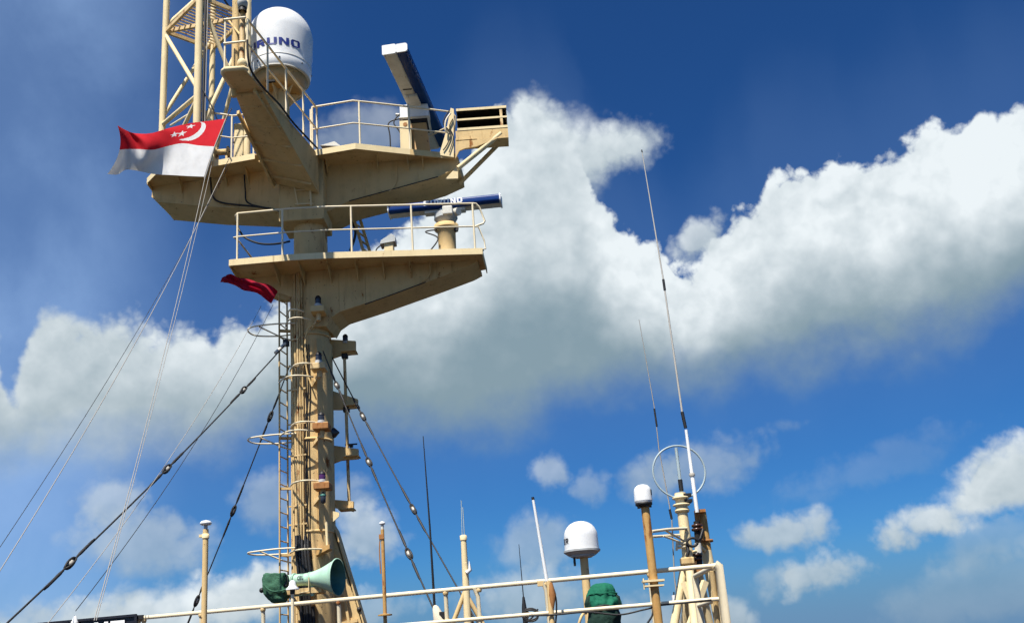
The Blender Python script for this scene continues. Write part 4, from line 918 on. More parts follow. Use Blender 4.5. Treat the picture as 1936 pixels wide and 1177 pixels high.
# lamps on the post at the catwalk tip
z0 = P(455, 22, tip.y).z
o = thing('post_lamp', 'pale lamp housing on the post at the catwalk tip', 'lamp', V(tip.x + .03, tip.y - .1, z0))
part('housing', o, gel_d, lambda m: m.lathe(V(tip.x + .03, tip.y - .1, z0), V(0, 0, 1), [(0, .03), (0, .09), (.12, .10), (.12, .10), (.22, .06), (.5, .055)], 16))
part('shade', o, black_m, lambda m: m.lathe(V(tip.x + .03, tip.y - .1, z0 - .08), V(0, 0, 1), [(0, .08), (.08, .075)], 16))
part('clamp', o, black_m, lambda m: m.box(V(tip.x + .02, tip.y - .03, z0 + .15), (.08, .12, .08)))
q = P(457, 117, tip.y - .12)
o = thing('round_lamp', 'small round cream lamp at the foot of the catwalk tip post', 'lamp', q)
part('lens', o, cream_c, lambda m: m.lathe(q + V(0, .06, 0), V(-.1, -1, -.25), [(0, .05), (0, .085), (.05, .09), (.05, .09), (.075, .06), (.085, .001)], 18))
part('bracket', o, cream_r, lambda m: m.bar(q + V(0, .05, 0), q + V(0, .13, 0), .04, .04))

# ------------------------------------------------------------------ flags and halyards
def curve_at(pts, s):
    q = spline([V(x, y, 0) for x, y in pts], 10); f = s * (len(q) - 1); i = min(int(f), len(q) - 2); p = lerp(q[i], q[i + 1], f - i); return p.x, p.y
T_ = [(428, 224), (400, 228), (360, 233), (320, 242), (285, 252), (255, 252), (238, 246), (222, 237)]
M_ = [(405, 277), (375, 275), (345, 271), (318, 276), (290, 283), (262, 282), (240, 282), (226, 283)]
Bt = [(386, 334), (360, 333), (325, 331), (290, 329), (260, 323), (238, 321), (222, 330), (203, 329)]
FOLD = [(0, 0), (.14, .03), (.28, .02), (.42, -.08), (.56, -.30), (.70, -.66), (.80, -.76), (.90, -1.0), (1.0, -1.36)]
def flag_pt(s, t):
    a, m, b = curve_at(T_, s), curve_at(M_, s), curve_at(Bt, s)
    w0, w1, w2 = (1 - t) * (1 - 2 * t), 4 * t * (1 - t), t * (2 * t - 1)
    x = a[0] * w0 + m[0] * w1 + b[0] * w2; y = a[1] * w0 + m[1] * w1 + b[1] * w2
    big = curve_at(FOLD, s)[1]
    Y = 17.2 + big * (.62 - .16 * t) - .06 * t + .035 * math.sin(s * 24 + t * 7) * s + .012 * math.sin(s * 40 + t * 9) * s
    Y += .05 * max(0, t - .5) * math.sin(s * 11 + 2.0)
    return P(x, y, Y)
def star(cx, cy, r):
    return [(cx + (r if k % 2 == 0 else r * .42) * math.sin(math.pi * k / 5) * .5, cy - (r if k % 2 == 0 else r * .42) * math.cos(math.pi * k / 5)) for k in range(10)]
STARS = [star(.275, .105, .075), star(.395, .25, .08), star(.325, .275, .085)]
def inpoly(x, y, poly):
    c = False; j = len(poly) - 1
    for i in range(len(poly)):
        (xi, yi), (xj, yj) = poly[i], poly[j]
        if (yi > y) != (yj > y) and x < (xj - xi) * (y - yi) / (yj - yi) + xi: c = not c
        j = i
    return c
def flag_mat(s, t):
    if t > .5: return 1
    d1 = math.hypot((s - .268) / .118, (t - .215) / .235); d2 = math.hypot((s - .312) / .120, (t - .165) / .245)
    if d1 < 1 and d2 > 1: return 1
    for st in STARS:
        if inpoly(s, t, st): return 1
    return 0
fl = thing('national_flag', 'waving red over white flag with white crescent and stars', 'flag', flag_pt(0, 1))
part('flag_cloth', fl, [flag_r, flag_w], lambda m: m.grid(flag_pt, 240, 110, flag_mat))
part('hoist_rope', fl, rope_m, lambda m: m.tube([flag_pt(0, 0) + V(.02, 0, .06), flag_pt(0, .5) + V(.012, 0, 0), flag_pt(0, 1) + V(.012, 0, -.05)], .016, 6))
# small furled red pennant
def pen(s, t):
    c = [(519, 566), (500, 552), (480, 546), (462, 541), (445, 535), (432, 530), (418, 533)]
    w = [(24 - 10 * s - (3 if s > .9 else 0)) * (1 + .12 * math.sin(s * 17))]
    x, y = curve_at(c, s); k = (t - .5) * w[0]
    return P(x - k * .35 + 4 * (1 - s) * (0.5 - t), y + k * .95 - 4, 19.0 - .7 * s + .10 * math.sin(s * 16 + t * 4) + .07 * math.sin(t * 9 + s * 6))
pn = tag(mesh_obj('pennant', MB().grid(pen, 60, 18), flag_r2, None, pen(0, 1)), 'small crumpled red flag blowing left below the lower platform', 'flag')
def line(name, pts, r, mat, label, cat='rope', group='flag halyards'):
    return tag(mesh_obj(name, MB().tube(pts, r, 6), mat, None, Vector(pts[-1])), label, cat, group)
HB = DECK + .2
def hal(x0, y0, Y0, x1, y1, Y1, sag=.25, r=.008): return sagline(P(x0, y0, Y0), P(x1, y1, Y1), sag, 20)
line('halyard', hal(433, 300, 17.6, -30, 1125, 11.0, .3), .006, rope_m, 'pale halyard running from the deck edge beside the flag to the left picture edge')
line('halyard', hal(438, 303, 17.7, -45, 1100, 11.0, .26), .004, wire_m, 'thin dark halyard just above the pale one reaching the left picture edge')
line('halyard', hal(388, 334, 17.2, 178, 1172, 10.9, .22), .0055, rope_m, 'pale halyard from the foot of the waving flag down to the black name board')
line('halyard', hal(400, 312, 17.2, 182, 1172, 10.9, .2), .0045, rope_m, 'thin halyard from the flag hoist converging on the black name board')
line('halyard', [P(438, 205, 16.6), P(428, 224, 17.2)], .010, rope_m, 'short halyard from the catwalk to the top corner of the waving flag')
line('halyard', hal(494, 578, 19.0, 60, 1215, 11.5, .3), .005, rope_m, 'thin halyard left of the two below the small red flag')
line('halyard', hal(516, 576, 19.0, 143, 1154, 12.0, .3), .005, wire_m, 'thin dark halyard right of the two below the small red flag')

# ------------------------------------------------------------------ wire stays with egg insulators
def insulator(o, p, d, r=.052):
    a, b, c = frame(d)
    part('insulator', o, porc, lambda m: m.lathe(p - a * r * 1.3, a, [(0, .012), (r * .3, r * .75), (r * .9, r), (r * 1.3, r * .86), (r * 1.7, r), (r * 2.3, r * .75), (r * 2.6, .012)], 16))
    part('wire_loop', o, wire_m, lambda m: m.tube([p + a * (r * 3 * math.cos(k)) + b * (r * 1.12 * math.sin(k)) for k in [2 * math.pi * i / 20 for i in range(20)]], .014, 6, closed=True))
    part('wire_loop', o, wire_m, lambda m: m.tube([p + a * (r * 3 * math.cos(k)) + c * (r * 1.12 * math.sin(k)) for k in [2 * math.pi * i / 20 for i in range(20)]], .014, 6, closed=True))
def stay(a, b, sag, ins, label, r=.0135, rI=.042):
    a, b = Vector(a), Vector(b)
    o = thing('wire_stay', label, 'stay', b, 'black wire stays of the mast')
    pts = sagline(a, b, sag, 28)
    part('wire', o, wire_m, lambda m: m.tube(pts, r, 7))
    for px in ins:
        best = min(range(1, 27), key=lambda i: abs(proj(pts[i])[1] - px)); 
        i = best; y0, y1 = proj(pts[i])[1], proj(pts[i + 1] if proj(pts[i])[1] < px else pts[i - 1])[1]
        q = lerp(pts[i], pts[i + 1] if y0 < px else pts[i - 1], 0 if y1 == y0 else abs((px - y0) / (y1 - y0))); d = (b - a).normalized()
        insulator(o, q, d, rI)
        for s in (-1, 1):                                               # serving on the wire either side
            part('wire_serving', o, wire_m, lambda m: m.tube([q + d * s * .17, q + d * s * .26, q + d * s * .55, q + d * s * .62], [r * 1.1, r * 1.7, r * 1.5, r], 8))
    return o
s1 = stay(P(541, 649, 19.75), P(-60, 1245, 11.5), .12, (737, 886, 1064), 'long black stay slanting from the mast to the lower left corner')
part('turnbuckle', s1, gel_d, lambda m: m.tube([P(541, 648, 19.74), P(521, 667, 19.5)], .04, 8))
part('shackle', s1, black_m, lambda m: m.box(P(541, 648, 19.74), (.12, .1, .14)))
stay(P(548, 690, 20.6), P(345, 1200, 21.4), .08, (787, 965, 1135), 'steep black stay on the left passing behind the mushroom topped pole')
stay(P(611, 664, 19.55), P(828, 1168, 14.4), .08, (728, 873, 1046), 'black stay on the right ending at the wrapped deck fitting')
stay(P(625, 670, 20.2), P(905, 1180, 16.5), .08, (787, 962), 'black stay on the right crossing the tall dark whip')

# ------------------------------------------------------------------ horn on its bracket
HX = V(.964, -.25, -.02).normalized()
hm = P(638, 1090, 18.75)
hn = thing('air_horn', 'pale green trumpet horn with canvas covered motor on the mast', 'horn', hm - HX * .7 + V(0, 0, -.25))
Lh = 1.18
hb = hm - HX * Lh
prof = [(0, .10), (.02, .105), (.5, .115), (.62, .125), (.72, .15), (.85, .19), (.98, .245), (1.10, .305), (1.18, .335), (Lh, .345), (Lh + .01, .338)]
part('bell', hn, horn_g, lambda m: m.lathe(hb, HX, prof, 36))
part('bell_inside', hn, horn_in, lambda m: m.lathe(hb, HX, [(Lh + .009, .337), (1.17, .322), (1.05, .27), (.9, .20), (.72, .13), (.6, .06), (.6, .001)], 36))
for k in (.28, .62):
    part('clamp_band', hn, horn_g, lambda m: m.lathe(hb + HX * k, HX, [(-.02, .12), (-.02, .135), (.02, .138), (.02, .12)], 24))
part('support_leg', hn, horn_g, lambda m: (m.bar(hb + HX * .66, hb + HX * .66 + V(0, 0, -.32), .05, .10), m.bar(hb + HX * .1 + V(0, 0, -.3), hb + HX * .72 + V(0, 0, -.27), .05, .03)))
part('support_leg', hn, cream_c, lambda m: m.tube([hb + HX * .62 + V(0, -.14, .02), hb + HX * .62 + V(0, -.14, -.24), hb + HX * .15 + V(0, -.14, -.28)], .014, 6))
part('rim', hn, horn_g, lambda m: m.lathe(hb, HX, [(Lh - .012, .342), (Lh - .006, .354), (Lh + .010, .354), (Lh + .014, .342)], 36))
part('diaphragm_flange', hn, horn_g, lambda m: m.lathe(hb + HX * .02, HX, [(-.04, .05), (-.04, .15), (0, .15), (0, .15), (.0, .10)], 24))
for k in range(8):
    a_, b_, c_ = frame(HX); an = k * math.pi / 4
    part('bolt', hn, grey_m, lambda m: m.ball(hb + HX * .02 + (b_ * math.cos(an) + c_ * math.sin(an)) * .132, .016, 8, 5))
def horn_txt(x, y):
    a, b, c = frame(HX); an = rad(250) ; q = hb + HX * (.40 + x * .045)
    side = V(-.25, -.93, .25).normalized(); side = (side - HX * side.dot(HX)).normalized(); upv = HX.cross(side) * -1
    if upv.z < 0: upv = -upv
    k = (y - .5) * .07
    return q + (side * math.cos(k / .12) + upv * math.sin(k / .12)) * .121
part('lettering', hn, ink_g, lambda m: letters(m, 'CEL', horn_txt, .8, 1))
from mathutils import noise as mnoise
def bag(m):
    prof = [(522, 1083, .06), (522, 1083.5, .19), (522, 1085, .225), (521, 1092, .232), (521, 1104, .222), (522, 1112, .235), (522, 1122, .232), (525, 1131, .20), (528, 1138, .15), (530, 1142, .05)]
    n = 64; vs_, fs, rows = [], [], []
    for (x0, y0, r0), (x1, y1, r1) in zip(prof[:-1], prof[1:]):
        for k in range(4): u = k / 4; rows.append((x0 + (x1 - x0) * u, y0 + (y1 - y0) * u, r0 + (r1 - r0) * u))
    rows.append(prof[-1])
    for i, (x, y, r) in enumerate(rows):
        c = P(x, y, 18.9)
        for k in range(n):
            an = 2 * math.pi * k / n; sq = 1 / max(abs(math.cos(an)), abs(math.sin(an))); d = V(math.cos(an), math.sin(an), 0)
            rr = r * (1 + (sq - 1) * (.7 if y < 1126 else .35)) * .93; q = c + d * rr
            f = mnoise.noise(q * 5.5); g_ = abs(mnoise.noise(q * 4.2 + V(3, 1, 7))); h_ = mnoise.noise(q * 15)
            vs_.append(q + d * rr * (.13 * f + .30 * (g_ - .2) + .05 * h_) + V(0, 0, .03 * f))
    for i in range(len(rows) - 1):
        for k in range(n): fs.append((i * n + k, i * n + (k + 1) % n, (i + 1) * n + (k + 1) % n, (i + 1) * n + k))
    m.add(vs_, fs, True); m.add(vs_[:n], [tuple(range(n))], True)
part('canvas_cover', hn, tarp_d, bag)
part('lashing', hn, tarp_d, lambda m: m.tube(spline([P(499, 1105, 18.62), P(512, 1116, 18.6), P(532, 1116, 18.62), P(545, 1110, 18.7)]), .018, 6))
part('toggle', hn, black_m, lambda m: m.ball(P(495, 1115, 18.8), .05))
part('connector', hn, black_m, lambda m: m.box(P(540, 1098, 18.85), (.10, .16, .22)), bevel=.02)

# ------------------------------------------------------------------ railing along the near deck edge
YR = 10.4
ZRT = P(1355, 1068, YR).z; ZRM = P(1360, 1131, YR).z
rE, rS = P(1355, 1068, YR), PZ(268, 1167, ZRT)
rS.z = rE.z = ZRT
ra = thing('deck_railing', 'cream two bar railing along the near deck edge', 'railing', V(rE.x, rE.y, DECK))
def rl(px):
    lo, hi = -.6, 1.2
    for _ in range(40):
        k = (lo + hi) / 2
        if proj(lerp(rS, rE, k))[0] < px: lo = k
        else: hi = k
    q = lerp(rS, rE, lo); return V(q.x, q.y, ZRT)
part('rail', ra, rail_w, lambda m: m.tube([rS + V(-.06, .03, -.08), rS + V(-.03, .01, -.02), rS, rE], .0255, 12))
part('rail', ra, rail_w, lambda m: m.tube([up(rS, ZRM), up(rE, ZRM)], .022, 10))
part('rail', ra, rail_w, lambda m: m.tube([up(rS, DECK + .34), up(rE, DECK + .34)], .022, 10))
for px in (272, 380, 497, 640, 842, 905, 1034, 1228):
    q = rl(px); s_ = .05 if px in (905, 1034) else -.0
    part('rail_post', ra, rail_w, lambda m: m.tube([q + V(-s_, .0, 0), q + V(-s_ * .3, .02, -.10), V(q.x + .01, q.y + .02, DECK)], .024, 10))
for px in (272, 380, 497, 640, 842, 905, 1034, 1228):
    q = rl(px)
    part('weld_collar', ra, cream_r, lambda m: m.lathe(q + V(0, .005, -.055), V(0, 0, 1), [(0, .024), (.012, .031), (.03, .033), (.045, .026)], 12))
    part('weld_collar', ra, cream_r, lambda m: m.lathe(V(q.x + .008, q.y + .02, ZRM - .03), V(0, 0, 1), [(0, .024), (.015, .029), (.045, .029), (.06, .024)], 12))
part('corner_post', ra, rail_w, lambda m: m.tube([rE + V(-.02, 0, .01), rE + V(.02, .0, -.02), V(rE.x + .03, rE.y, DECK)], .052, 12))
rE2 = rE + V(-.02, 1.3, 0)
part('corner_post', ra, rail_w, lambda m: m.tube([rE2, V(rE2.x + .02, rE2.y, DECK)], .04, 12))
part('rail', ra, rail_w, lambda m: m.tube([rE, rE2], .028, 10)); part('rail', ra, rail_w, lambda m: m.tube([up(rE, ZRM), up(rE2, ZRM)], .022, 10))
part('corner_stay', ra, cream, lambda m: m.tube([rE + V(-.05, .02, -.05), V(rE.x - .02, rE.y + .25, DECK)], .03, 10))
# black name board hung on the railing, lower left
bq = rl(262); bdir = (rE - rS).normalized(); by = V(0, -.07, 0)
zbt = P(262, 1160, bq.y - .07).z; bp = V(bq.x, bq.y, 0) + by
bd = thing('name_board', 'black board with white capital letters at the left end of the railing', 'sign', V(bq.x, bq.y - .07, zbt - .6))
BL = 2.3
part('board', bd, signb, lambda m: m.prism([V(bp.x, bp.y, zbt), bp - bdir * BL + V(0, 0, zbt), bp - bdir * BL + V(0, 0, zbt - .55), V(bp.x, bp.y, zbt - .55)], V(0, .03, 0)))
part('frame', bd, signb, lambda m: (m.bar(bp + V(0, -.01, zbt - .01), bp - bdir * BL + V(0, -.01, zbt - .01), .035, .03), m.bar(bp + V(0, -.01, zbt - .01), bp + V(0, -.01, zbt - .55), .03, .03)))
part('clamp', bd, black_m, lambda m: m.box(bp + V(.04, .03, zbt - .035), (.07, .05, .05)))
def brd(x, y):
    return bp + V(0, -.017, 0) - bdir * (.125 + (3 - x) * .235) + V(0, 0, zbt - .40 + y * .345 - (.015 if x < 1 else 0))
part('lettering', bd, white_l, lambda m: letters(m, 'ONE', brd, .86, 1))
# small white float light on the board
fq = P(142, 1165, bq.y + .12)
fo = thing('white_float', 'small white cone shaped fitting standing on the black board', 'fitting', fq + V(0, 0, -.2))
part('cone', fo, gel, lambda m: m.lathe(fq + V(0, 0, -.09), V(0, 0, 1), [(0, .045), (.03, .045), (.05, .03), (.09, .022), (.11, .001)], 14))
part('stem', fo, gel_d, lambda m: m.tube([fq + V(0, 0, -.09), fq + V(0, 0, -.4)], .015, 6))

# ------------------------------------------------------------------ antennas along the deck edge
def pole_to(px, ytop, Y, r, mat, o, name='pole', lean=(0, 0), r2=None):
    q = P(px, ytop, Y); b = V(q.x - lean[0], q.y - lean[1], DECK)
    part(name, o, mat, lambda m: m.tube([b, q], [r, r2 or r], 12)); return q
def mushroom(o, q, r, h):
    part('antenna_cap', o, gel, lambda m: m.lathe(q, V(0, 0, 1), [(0, r * .2), (0, r * .8), (0, r * .8), (h * .25, r), (h * .5, r * .96), (h * .8, r * .7), (h, .002)], 24))
def root_at(px, ytop, Y, name, label, cat, group=None):
    q = P(px, ytop, Y); return thing(name, label, cat, V(q.x, q.y, DECK), group)
o = root_at(389, 1000, 10.95, 'gps_antenna', 'white mushroom antenna on a plain cream pole left of the mast', 'antenna')
q = pole_to(389, 1000, 10.95, .032, pole_o if False else cream, o)
part('neck', o, grey_m, lambda m: m.tube([q, q + V(0, 0, .06)], .022, 10)); mushroom(o, q + V(0, 0, .05), .066, .055)
part('clamp', o, cream_c, lambda m: (m.lathe(q + V(0, 0, -.10), V(0, 0, 1), [(0, .04), (.05, .04), (.05, .03)], 14), m.box(q + V(-.05, 0, -.07), (.04, .04, .03))))
o = root_at(553, 1122, 10.8, 'gps_antenna', 'small white bell shaped antenna just in front of the green horn', 'antenna')
q = pole_to(553, 1122, 10.9, .018, rail_m, o)
part('neck', o, black_m, lambda m: m.tube([q, q + V(0, 0, .05)], .028, 10))
part('antenna_cap', o, gel, lambda m: m.lathe(q + V(0, 0, .045), V(0, 0, 1), [(0, .02), (0, .07), (0, .07), (.012, .072), (.03, .05), (.05, .038), (.09, .032), (.10, .02), (.105, .001)], 24))
o = root_at(723, 992, 10.25, 'gps_antenna', 'small white capped antenna on a thin rusty pole with a flat disc', 'antenna')
q = pole_to(723, 1000, 10.1, .021, pole_o, o, r2=.018)
part('neck', o, gel_d, lambda m: m.tube([q + V(0, 0, -.02), q + V(0, 0, .05)], .016, 10)); mushroom(o, q + V(0, 0, .05), .032, .035)
zz = P(725, 1163, 10.1).z
part('disc', o, pole_o, lambda m: m.lathe(V(q.x, q.y, zz), V(0, 0, 1), [(0, .02), (0, .072), (0, .072), (.012, .072), (.012, .072), (.02, .02)], 20))
part('clamp', o, rust_m, lambda m: m.box(V(q.x - .01, q.y, P(723, 1014, 10.1).z), (.05, .05, .05)))
part('cable', o, rust_m, lambda m: m.tube(spline([q + V(-.02, 0, -.05), q + V(-.035, -.01, -.2), q + V(-.03, -.01, -.45)]), .006, 6))
# dark whip with wrapped foot
o = root_at(826, 1160, 14.4, 'whip_antenna', 'thin tall dark whip rising from the wrapped fitting beside the stays', 'antenna')
b = P(822, 1150, 14.4)
part('wrapped_base', o, wrap_m, lambda m: m.tube([V(b.x + .14, b.y, DECK), b + V(.09, 0, -.28), b + V(.05, 0, -.12), b + V(.01, 0, .02), b + V(0, 0, .05)], [.12, .11, .08, .045, .02], 14))
part('whip', o, black_m, lambda m: m.tube([b + V(0, 0, -.1), P(813, 1000, 14.4), P(800, 824, 14.4)], [.02, .014, .006], 6))
part('shackle', o, black_m, lambda m: m.box(b + V(.11, -.03, -.1), (.09, .08, .1)))
# cream pole with twin aerials
o = root_at(878, 1011, 13.0, 'aerial_pole', 'cream pole on a small tripod foot topped by twin thin aerials', 'antenna')
q = pole_to(876, 1012, 13.0, .062, cream_c, o, r2=.036)
part('aerial', o, ring_m, lambda m: m.tube([q + V(-.015, 0, 0), P(872, 945, 13.0)], .006, 6))
part('aerial', o, ring_m, lambda m: m.tube([q + V(.015, 0, 0), P(875, 958, 13.0)], .006, 6))
part('collar', o, cream_c, lambda m: m.lathe(q + V(0, 0, -.06), V(0, 0, 1), [(0, .045), (.06, .048), (.07, .03)], 14))
part('side_fitting', o, gel, lambda m: m.tube([P(882, 1082, 12.95), P(889, 1076, 12.95), P(887, 1060, 12.95)], [.03, .025, .004], 8))
for dx, dy in ((-.24, 0), (.26, .05), (.08, .3)):
    a = P(879, 1118, 13.0)
    part('foot_strut', o, cream, lambda m: m.tube([a, V(a.x + dx * 2.2, a.y + dy, DECK)], .03, 8))
# white rod aerial on a rail post
o = root_at(1034, 1090, 10.3, 'rod_antenna', 'slanting white rod antenna clamped to a railing post', 'antenna')
a = P(1034, 1098, 10.3)
part('rod', o, gel, lambda m: m.tube([a, P(1008, 944, 10.3)], [.019, .014], 10))
part('tip_cap', o, black_m, lambda m: m.tube([P(1008, 944, 10.3), P(1007, 939, 10.3)], .016, 8))
part('clamp', o, cream, lambda m: (m.box(a + V(-.07, 0, -.02), (.06, .05, .05)), m.tube([a + V(.02, -.02, 0), V(a.x + .02, a.y, DECK)], .028, 10)))
part('rust_cover', o, rust_m, lambda m: m.tube([a + V(.035, -.03, -.02), a + V(.045, -.03, -.14), a + V(.03, -.02, -.3)], [.02, .04, .015], 10))
part('cable', o, black_m, lambda m: m.tube(spline([a + V(.05, -.03, -.05), a + V(.08, -.03, -.2), a + V(.06, -.03, -.4), a + V(.02, -.03, -.5)]), .009, 6))
# thin whip with a dark base and coiled cable
o = root_at(990, 1150, 12.2, 'whip_antenna', 'thin dark whip with a coil of cable at its foot', 'antenna')
a = P(990, 1132, 12.2)
part('whip', o, black_m, lambda m: m.tube([a, P(981, 1028, 12.2)], [.007, .0035], 6))
part('base', o, black_m, lambda m: (m.tube([a + V(0, 0, -.22), a + V(0, 0, -.1), a + V(0, 0, .03)], [.035, .03, .014], 10), m.tube([V(a.x + .02, a.y, DECK), a + V(0, 0, -.2)], .03, 8)))
part('cable_coil', o, black_m, lambda m: m.tube([P(1003 + 15 * math.cos(k), 1160 + 11 * math.sin(k) + (3 if k > 6.3 else 0), 12.0) for k in [i * .45 for i in range(28)]], .012, 6))
part('cable_coil', o, black_m, lambda m: m.tube(spline([P(992, 1150, 12.0), P(1000, 1160, 12), P(994, 1176, 12), P(1010, 1162, 12), P(1017, 1150, 12)]), .011, 6))
# middle radome
o = root_at(1103, 1050, 15.0, 'satellite_dome', 'white dome antenna with dark lettering on a cream pole beside the green cover', 'radome')
cq = P(1101, 1049, 15.0); zt_ = P(1101, 983, 15.0).z; R2 = .262; H2 = zt_ - cq.z
pr = [(.07, R2 * 1.0), (.10, R2)] + [(H2 * .52, R2 * .985)]
for i in range(1, 13):
    th = math.pi / 2 * i / 12; pr.append((H2 * .52 + H2 * .46 * math.sin(th), max(.001, R2 * .985 * math.cos(th) ** .9)))
sh = part('dome_shell', o, gel, lambda m: m.lathe(cq, V(0, 0, 1), pr, 48))
part('base_pan', o, grey_m, lambda m: m.lathe(cq + V(0, 0, -.035), V(0, 0, 1), [(0, .02), (0, R2 * .55), (0, R2 * .55), (.034, R2 * .8), (.034, .02)], 32))
part('base_tray', o, grey_m, lambda m: m.lathe(cq, V(0, 0, 1), [(0, R2 * .62), (.0, R2 * .80), (.0, R2 * .80), (.05, R2 * 1.06), (.05, R2 * 1.06), (.078, R2 * 1.07), (.078, R2 * 1.07), (.082, R2 * .98)], 48))
part('pole', o, cream, lambda m: m.tube([V(cq.x + .02, cq.y, DECK), cq + V(.02, 0, -.03)], .062, 14))
part('gland', o, black_m, lambda m: m.tube([cq + V(-.13, -.1, -.03), cq + V(-.13, -.1, -.16)], .018, 8))
v2 = math.atan2(-cq.y, -cq.x)
def on2(x, y):
    an = v2 - rad(80) + x * rad(18); return V(cq.x + math.cos(an) * (R2 * .99 + .005), cq.y + math.sin(an) * (R2 * .99 + .005), cq.z + .17 + y * .085)
part('lettering', sh, ink_g, lambda m: letters(m, 'ER', on2, .86, 3))
# pole foot brace
part('foot_brace', o, cream, lambda m: m.tube(arc_pts(P(1093, 1185, 14.6), P(1100, 1163, 14.6), P(1108, 1158, 14.8)), .02, 8))
# canvas covered binnacle
bc = P(1139, 1178, 12.6)
o = thing('covered_binnacle', 'rounded instrument under a bright green canvas hood', 'binnacle', V(bc.x, bc.y, DECK))
from mathutils import noise as mnoise
def hood(m, prof, seed, Y, amp=1.0):
    n = 56; vs_, fs = [], []; rows = []
    for (x0, y0, r0), (x1, y1, r1) in zip(prof[:-1], prof[1:]):
        for k in range(4): u = k / 4; rows.append((x0 + (x1 - x0) * u, y0 + (y1 - y0) * u, r0 + (r1 - r0) * u))
    rows.append(prof[-1])
    for i, (x, y, r) in enumerate(rows):
        c = P(x, y, Y)
        for k in range(n):
            an = 2 * math.pi * k / n; d = V(math.cos(an), math.sin(an), 0); q = c + d * r
            f = mnoise.noise(q * 7 + V(seed, 0, 0)); g_ = abs(mnoise.noise(V(an * 2.2 if k < n / 2 else (2 * math.pi - an) * 2.2, q.z * 3.5, seed))) ; h_ = mnoise.noise(q * 19 + V(0, seed, 0))
            vs_.append(q + d * r * amp * (.16 * f + .26 * (g_ - .25) + .06 * h_) + V(0, 0, .02 * amp * f))
    for i in range(len(rows) - 1):
        for k in range(n): fs.append((i * n + k, i * n + (k + 1) % n, (i + 1) * n + (k + 1) % n, (i + 1) * n + k))
    m.add(vs_, fs, True)
part('hood', o, tarp_g, lambda m: hood(m, [(1136, 1101, .004), (1136, 1102, .06), (1137, 1106, .11), (1138, 1115, .155), (1139, 1126, .18), (1140, 1138, .205), (1140, 1147, .21), (1140, 1149, .19)], 3, 12.6))
part('skirt', o, tarp_b, lambda m: hood(m, [(1140, 1147, .185), (1142, 1152, .19), (1144, 1165, .205), (1144, 1185, .21), (1144, 1230, .2), (1144, 1280, .17)], 8, 12.6))
for sx in (-1, 1):
    part('side_flap', o, tarp_b, lambda m: hood(m, [(1140 + sx * 24, 1122, .01), (1140 + sx * 25, 1128, .045), (1140 + sx * 26, 1140, .06), (1140 + sx * 25, 1150, .05)], 4, 12.55))
part('lashing', o, black_m, lambda m: m.tube([P(1140, 1147, 12.6) + V(math.cos(k) * .215, math.sin(k) * .215, .012 * math.sin(3 * k)) for k in [2 * math.pi * i / 28 for i in range(28)]], .012, 6, closed=True))
part('seam', o, tarp_g, lambda m: m.tube([P(1139, 1122, 12.6) + V(math.cos(k) * .182, math.sin(k) * .182, .006 * math.sin(5 * k)) for k in [2 * math.pi * i / 28 for i in range(28)]], .008, 6, closed=True))
part('pedestal', o, cream, lambda m: m.tube([V(bc.x, bc.y, DECK), V(bc.x, bc.y, P(1142, 1260, 12.6).z)], .12, 14))
# small white dome on the rust streaked pole
o = root_at(1217, 958, 10.25, 'dome_antenna', 'small white dome antenna on a rust streaked pole clamped to the railing', 'antenna')
cq = P(1217, 950, 10.2)
part('pole', o, pole_o, lambda m: m.tube([V(cq.x + .03, cq.y, DECK), cq + V(.01, 0, -.04)], .044, 14))
part('dome_shell', o, gel, lambda m: m.lathe(cq, V(0, 0, 1), [(0, .03), (0, .088), (0, .088), (.02, .095), (.02, .095), (.12, .092), (.155, .084), (.18, .06), (.192, .03), (.195, .001)], 30))
part('base', o, black_m, lambda m: m.lathe(cq + V(0, 0, -.05), V(0, 0, 1), [(0, .03), (0, .05), (.03, .09), (.05, .088), (.05, .02)], 24))
for k in range(5):
    an = k * 1.256
    part('foot_bolt', o, black_m, lambda m: m.tube([cq + V(math.cos(an) * .065, math.sin(an) * .065, -.05), cq + V(math.cos(an) * .065, math.sin(an) * .065, -.02)], .014, 6))
part('neck', o, black_m, lambda m: m.tube([cq + V(0, 0, -.13), cq + V(0, 0, -.04)], .03, 10))
part('plaque', o, ink_g, lambda m: m.grid(lambda u, v: cq + V(math.cos(rad(-38 + 22 * u)) * .0965, math.sin(rad(-38 + 22 * u)) * .0965, .07 + .06 * v), 4, 1))
zz = P(1228, 1098, 10.2).z
part('clamp', o, cream_c, lambda m: (m.box(V(cq.x + .01, cq.y - .02, zz), (.22, .12, .02)), m.box(V(cq.x + .01, cq.y - .02, zz - .05), (.20, .12, .015)), m.tube([V(cq.x - .09, cq.y - .05, zz + .03), V(cq.x - .09, cq.y - .05, zz - .08)], .008, 6)))
# loose black cables slung under the middle bar
for i, (pts, lb) in enumerate((([(1000, 1163), (1050, 1161), (1110, 1156), (1170, 1161), (1215, 1152), (1236, 1147)], 'black cable lashed along the middle railing bar right of the green hood'), ([(1235, 1150), (1233, 1163), (1222, 1180)], 'short black cable dangling by the rust streaked pole'), ([(1238, 1144), (1290, 1139), (1345, 1133)], 'black cable lashed to the railing bar by the corner'))):
    pp = spline([P(x, y, 10.25) for x, y in pts])
    tag(mesh_obj('slung_cable', MB().tube(pp, .010, 6), black_m, None, pp[0]), lb, 'cable')

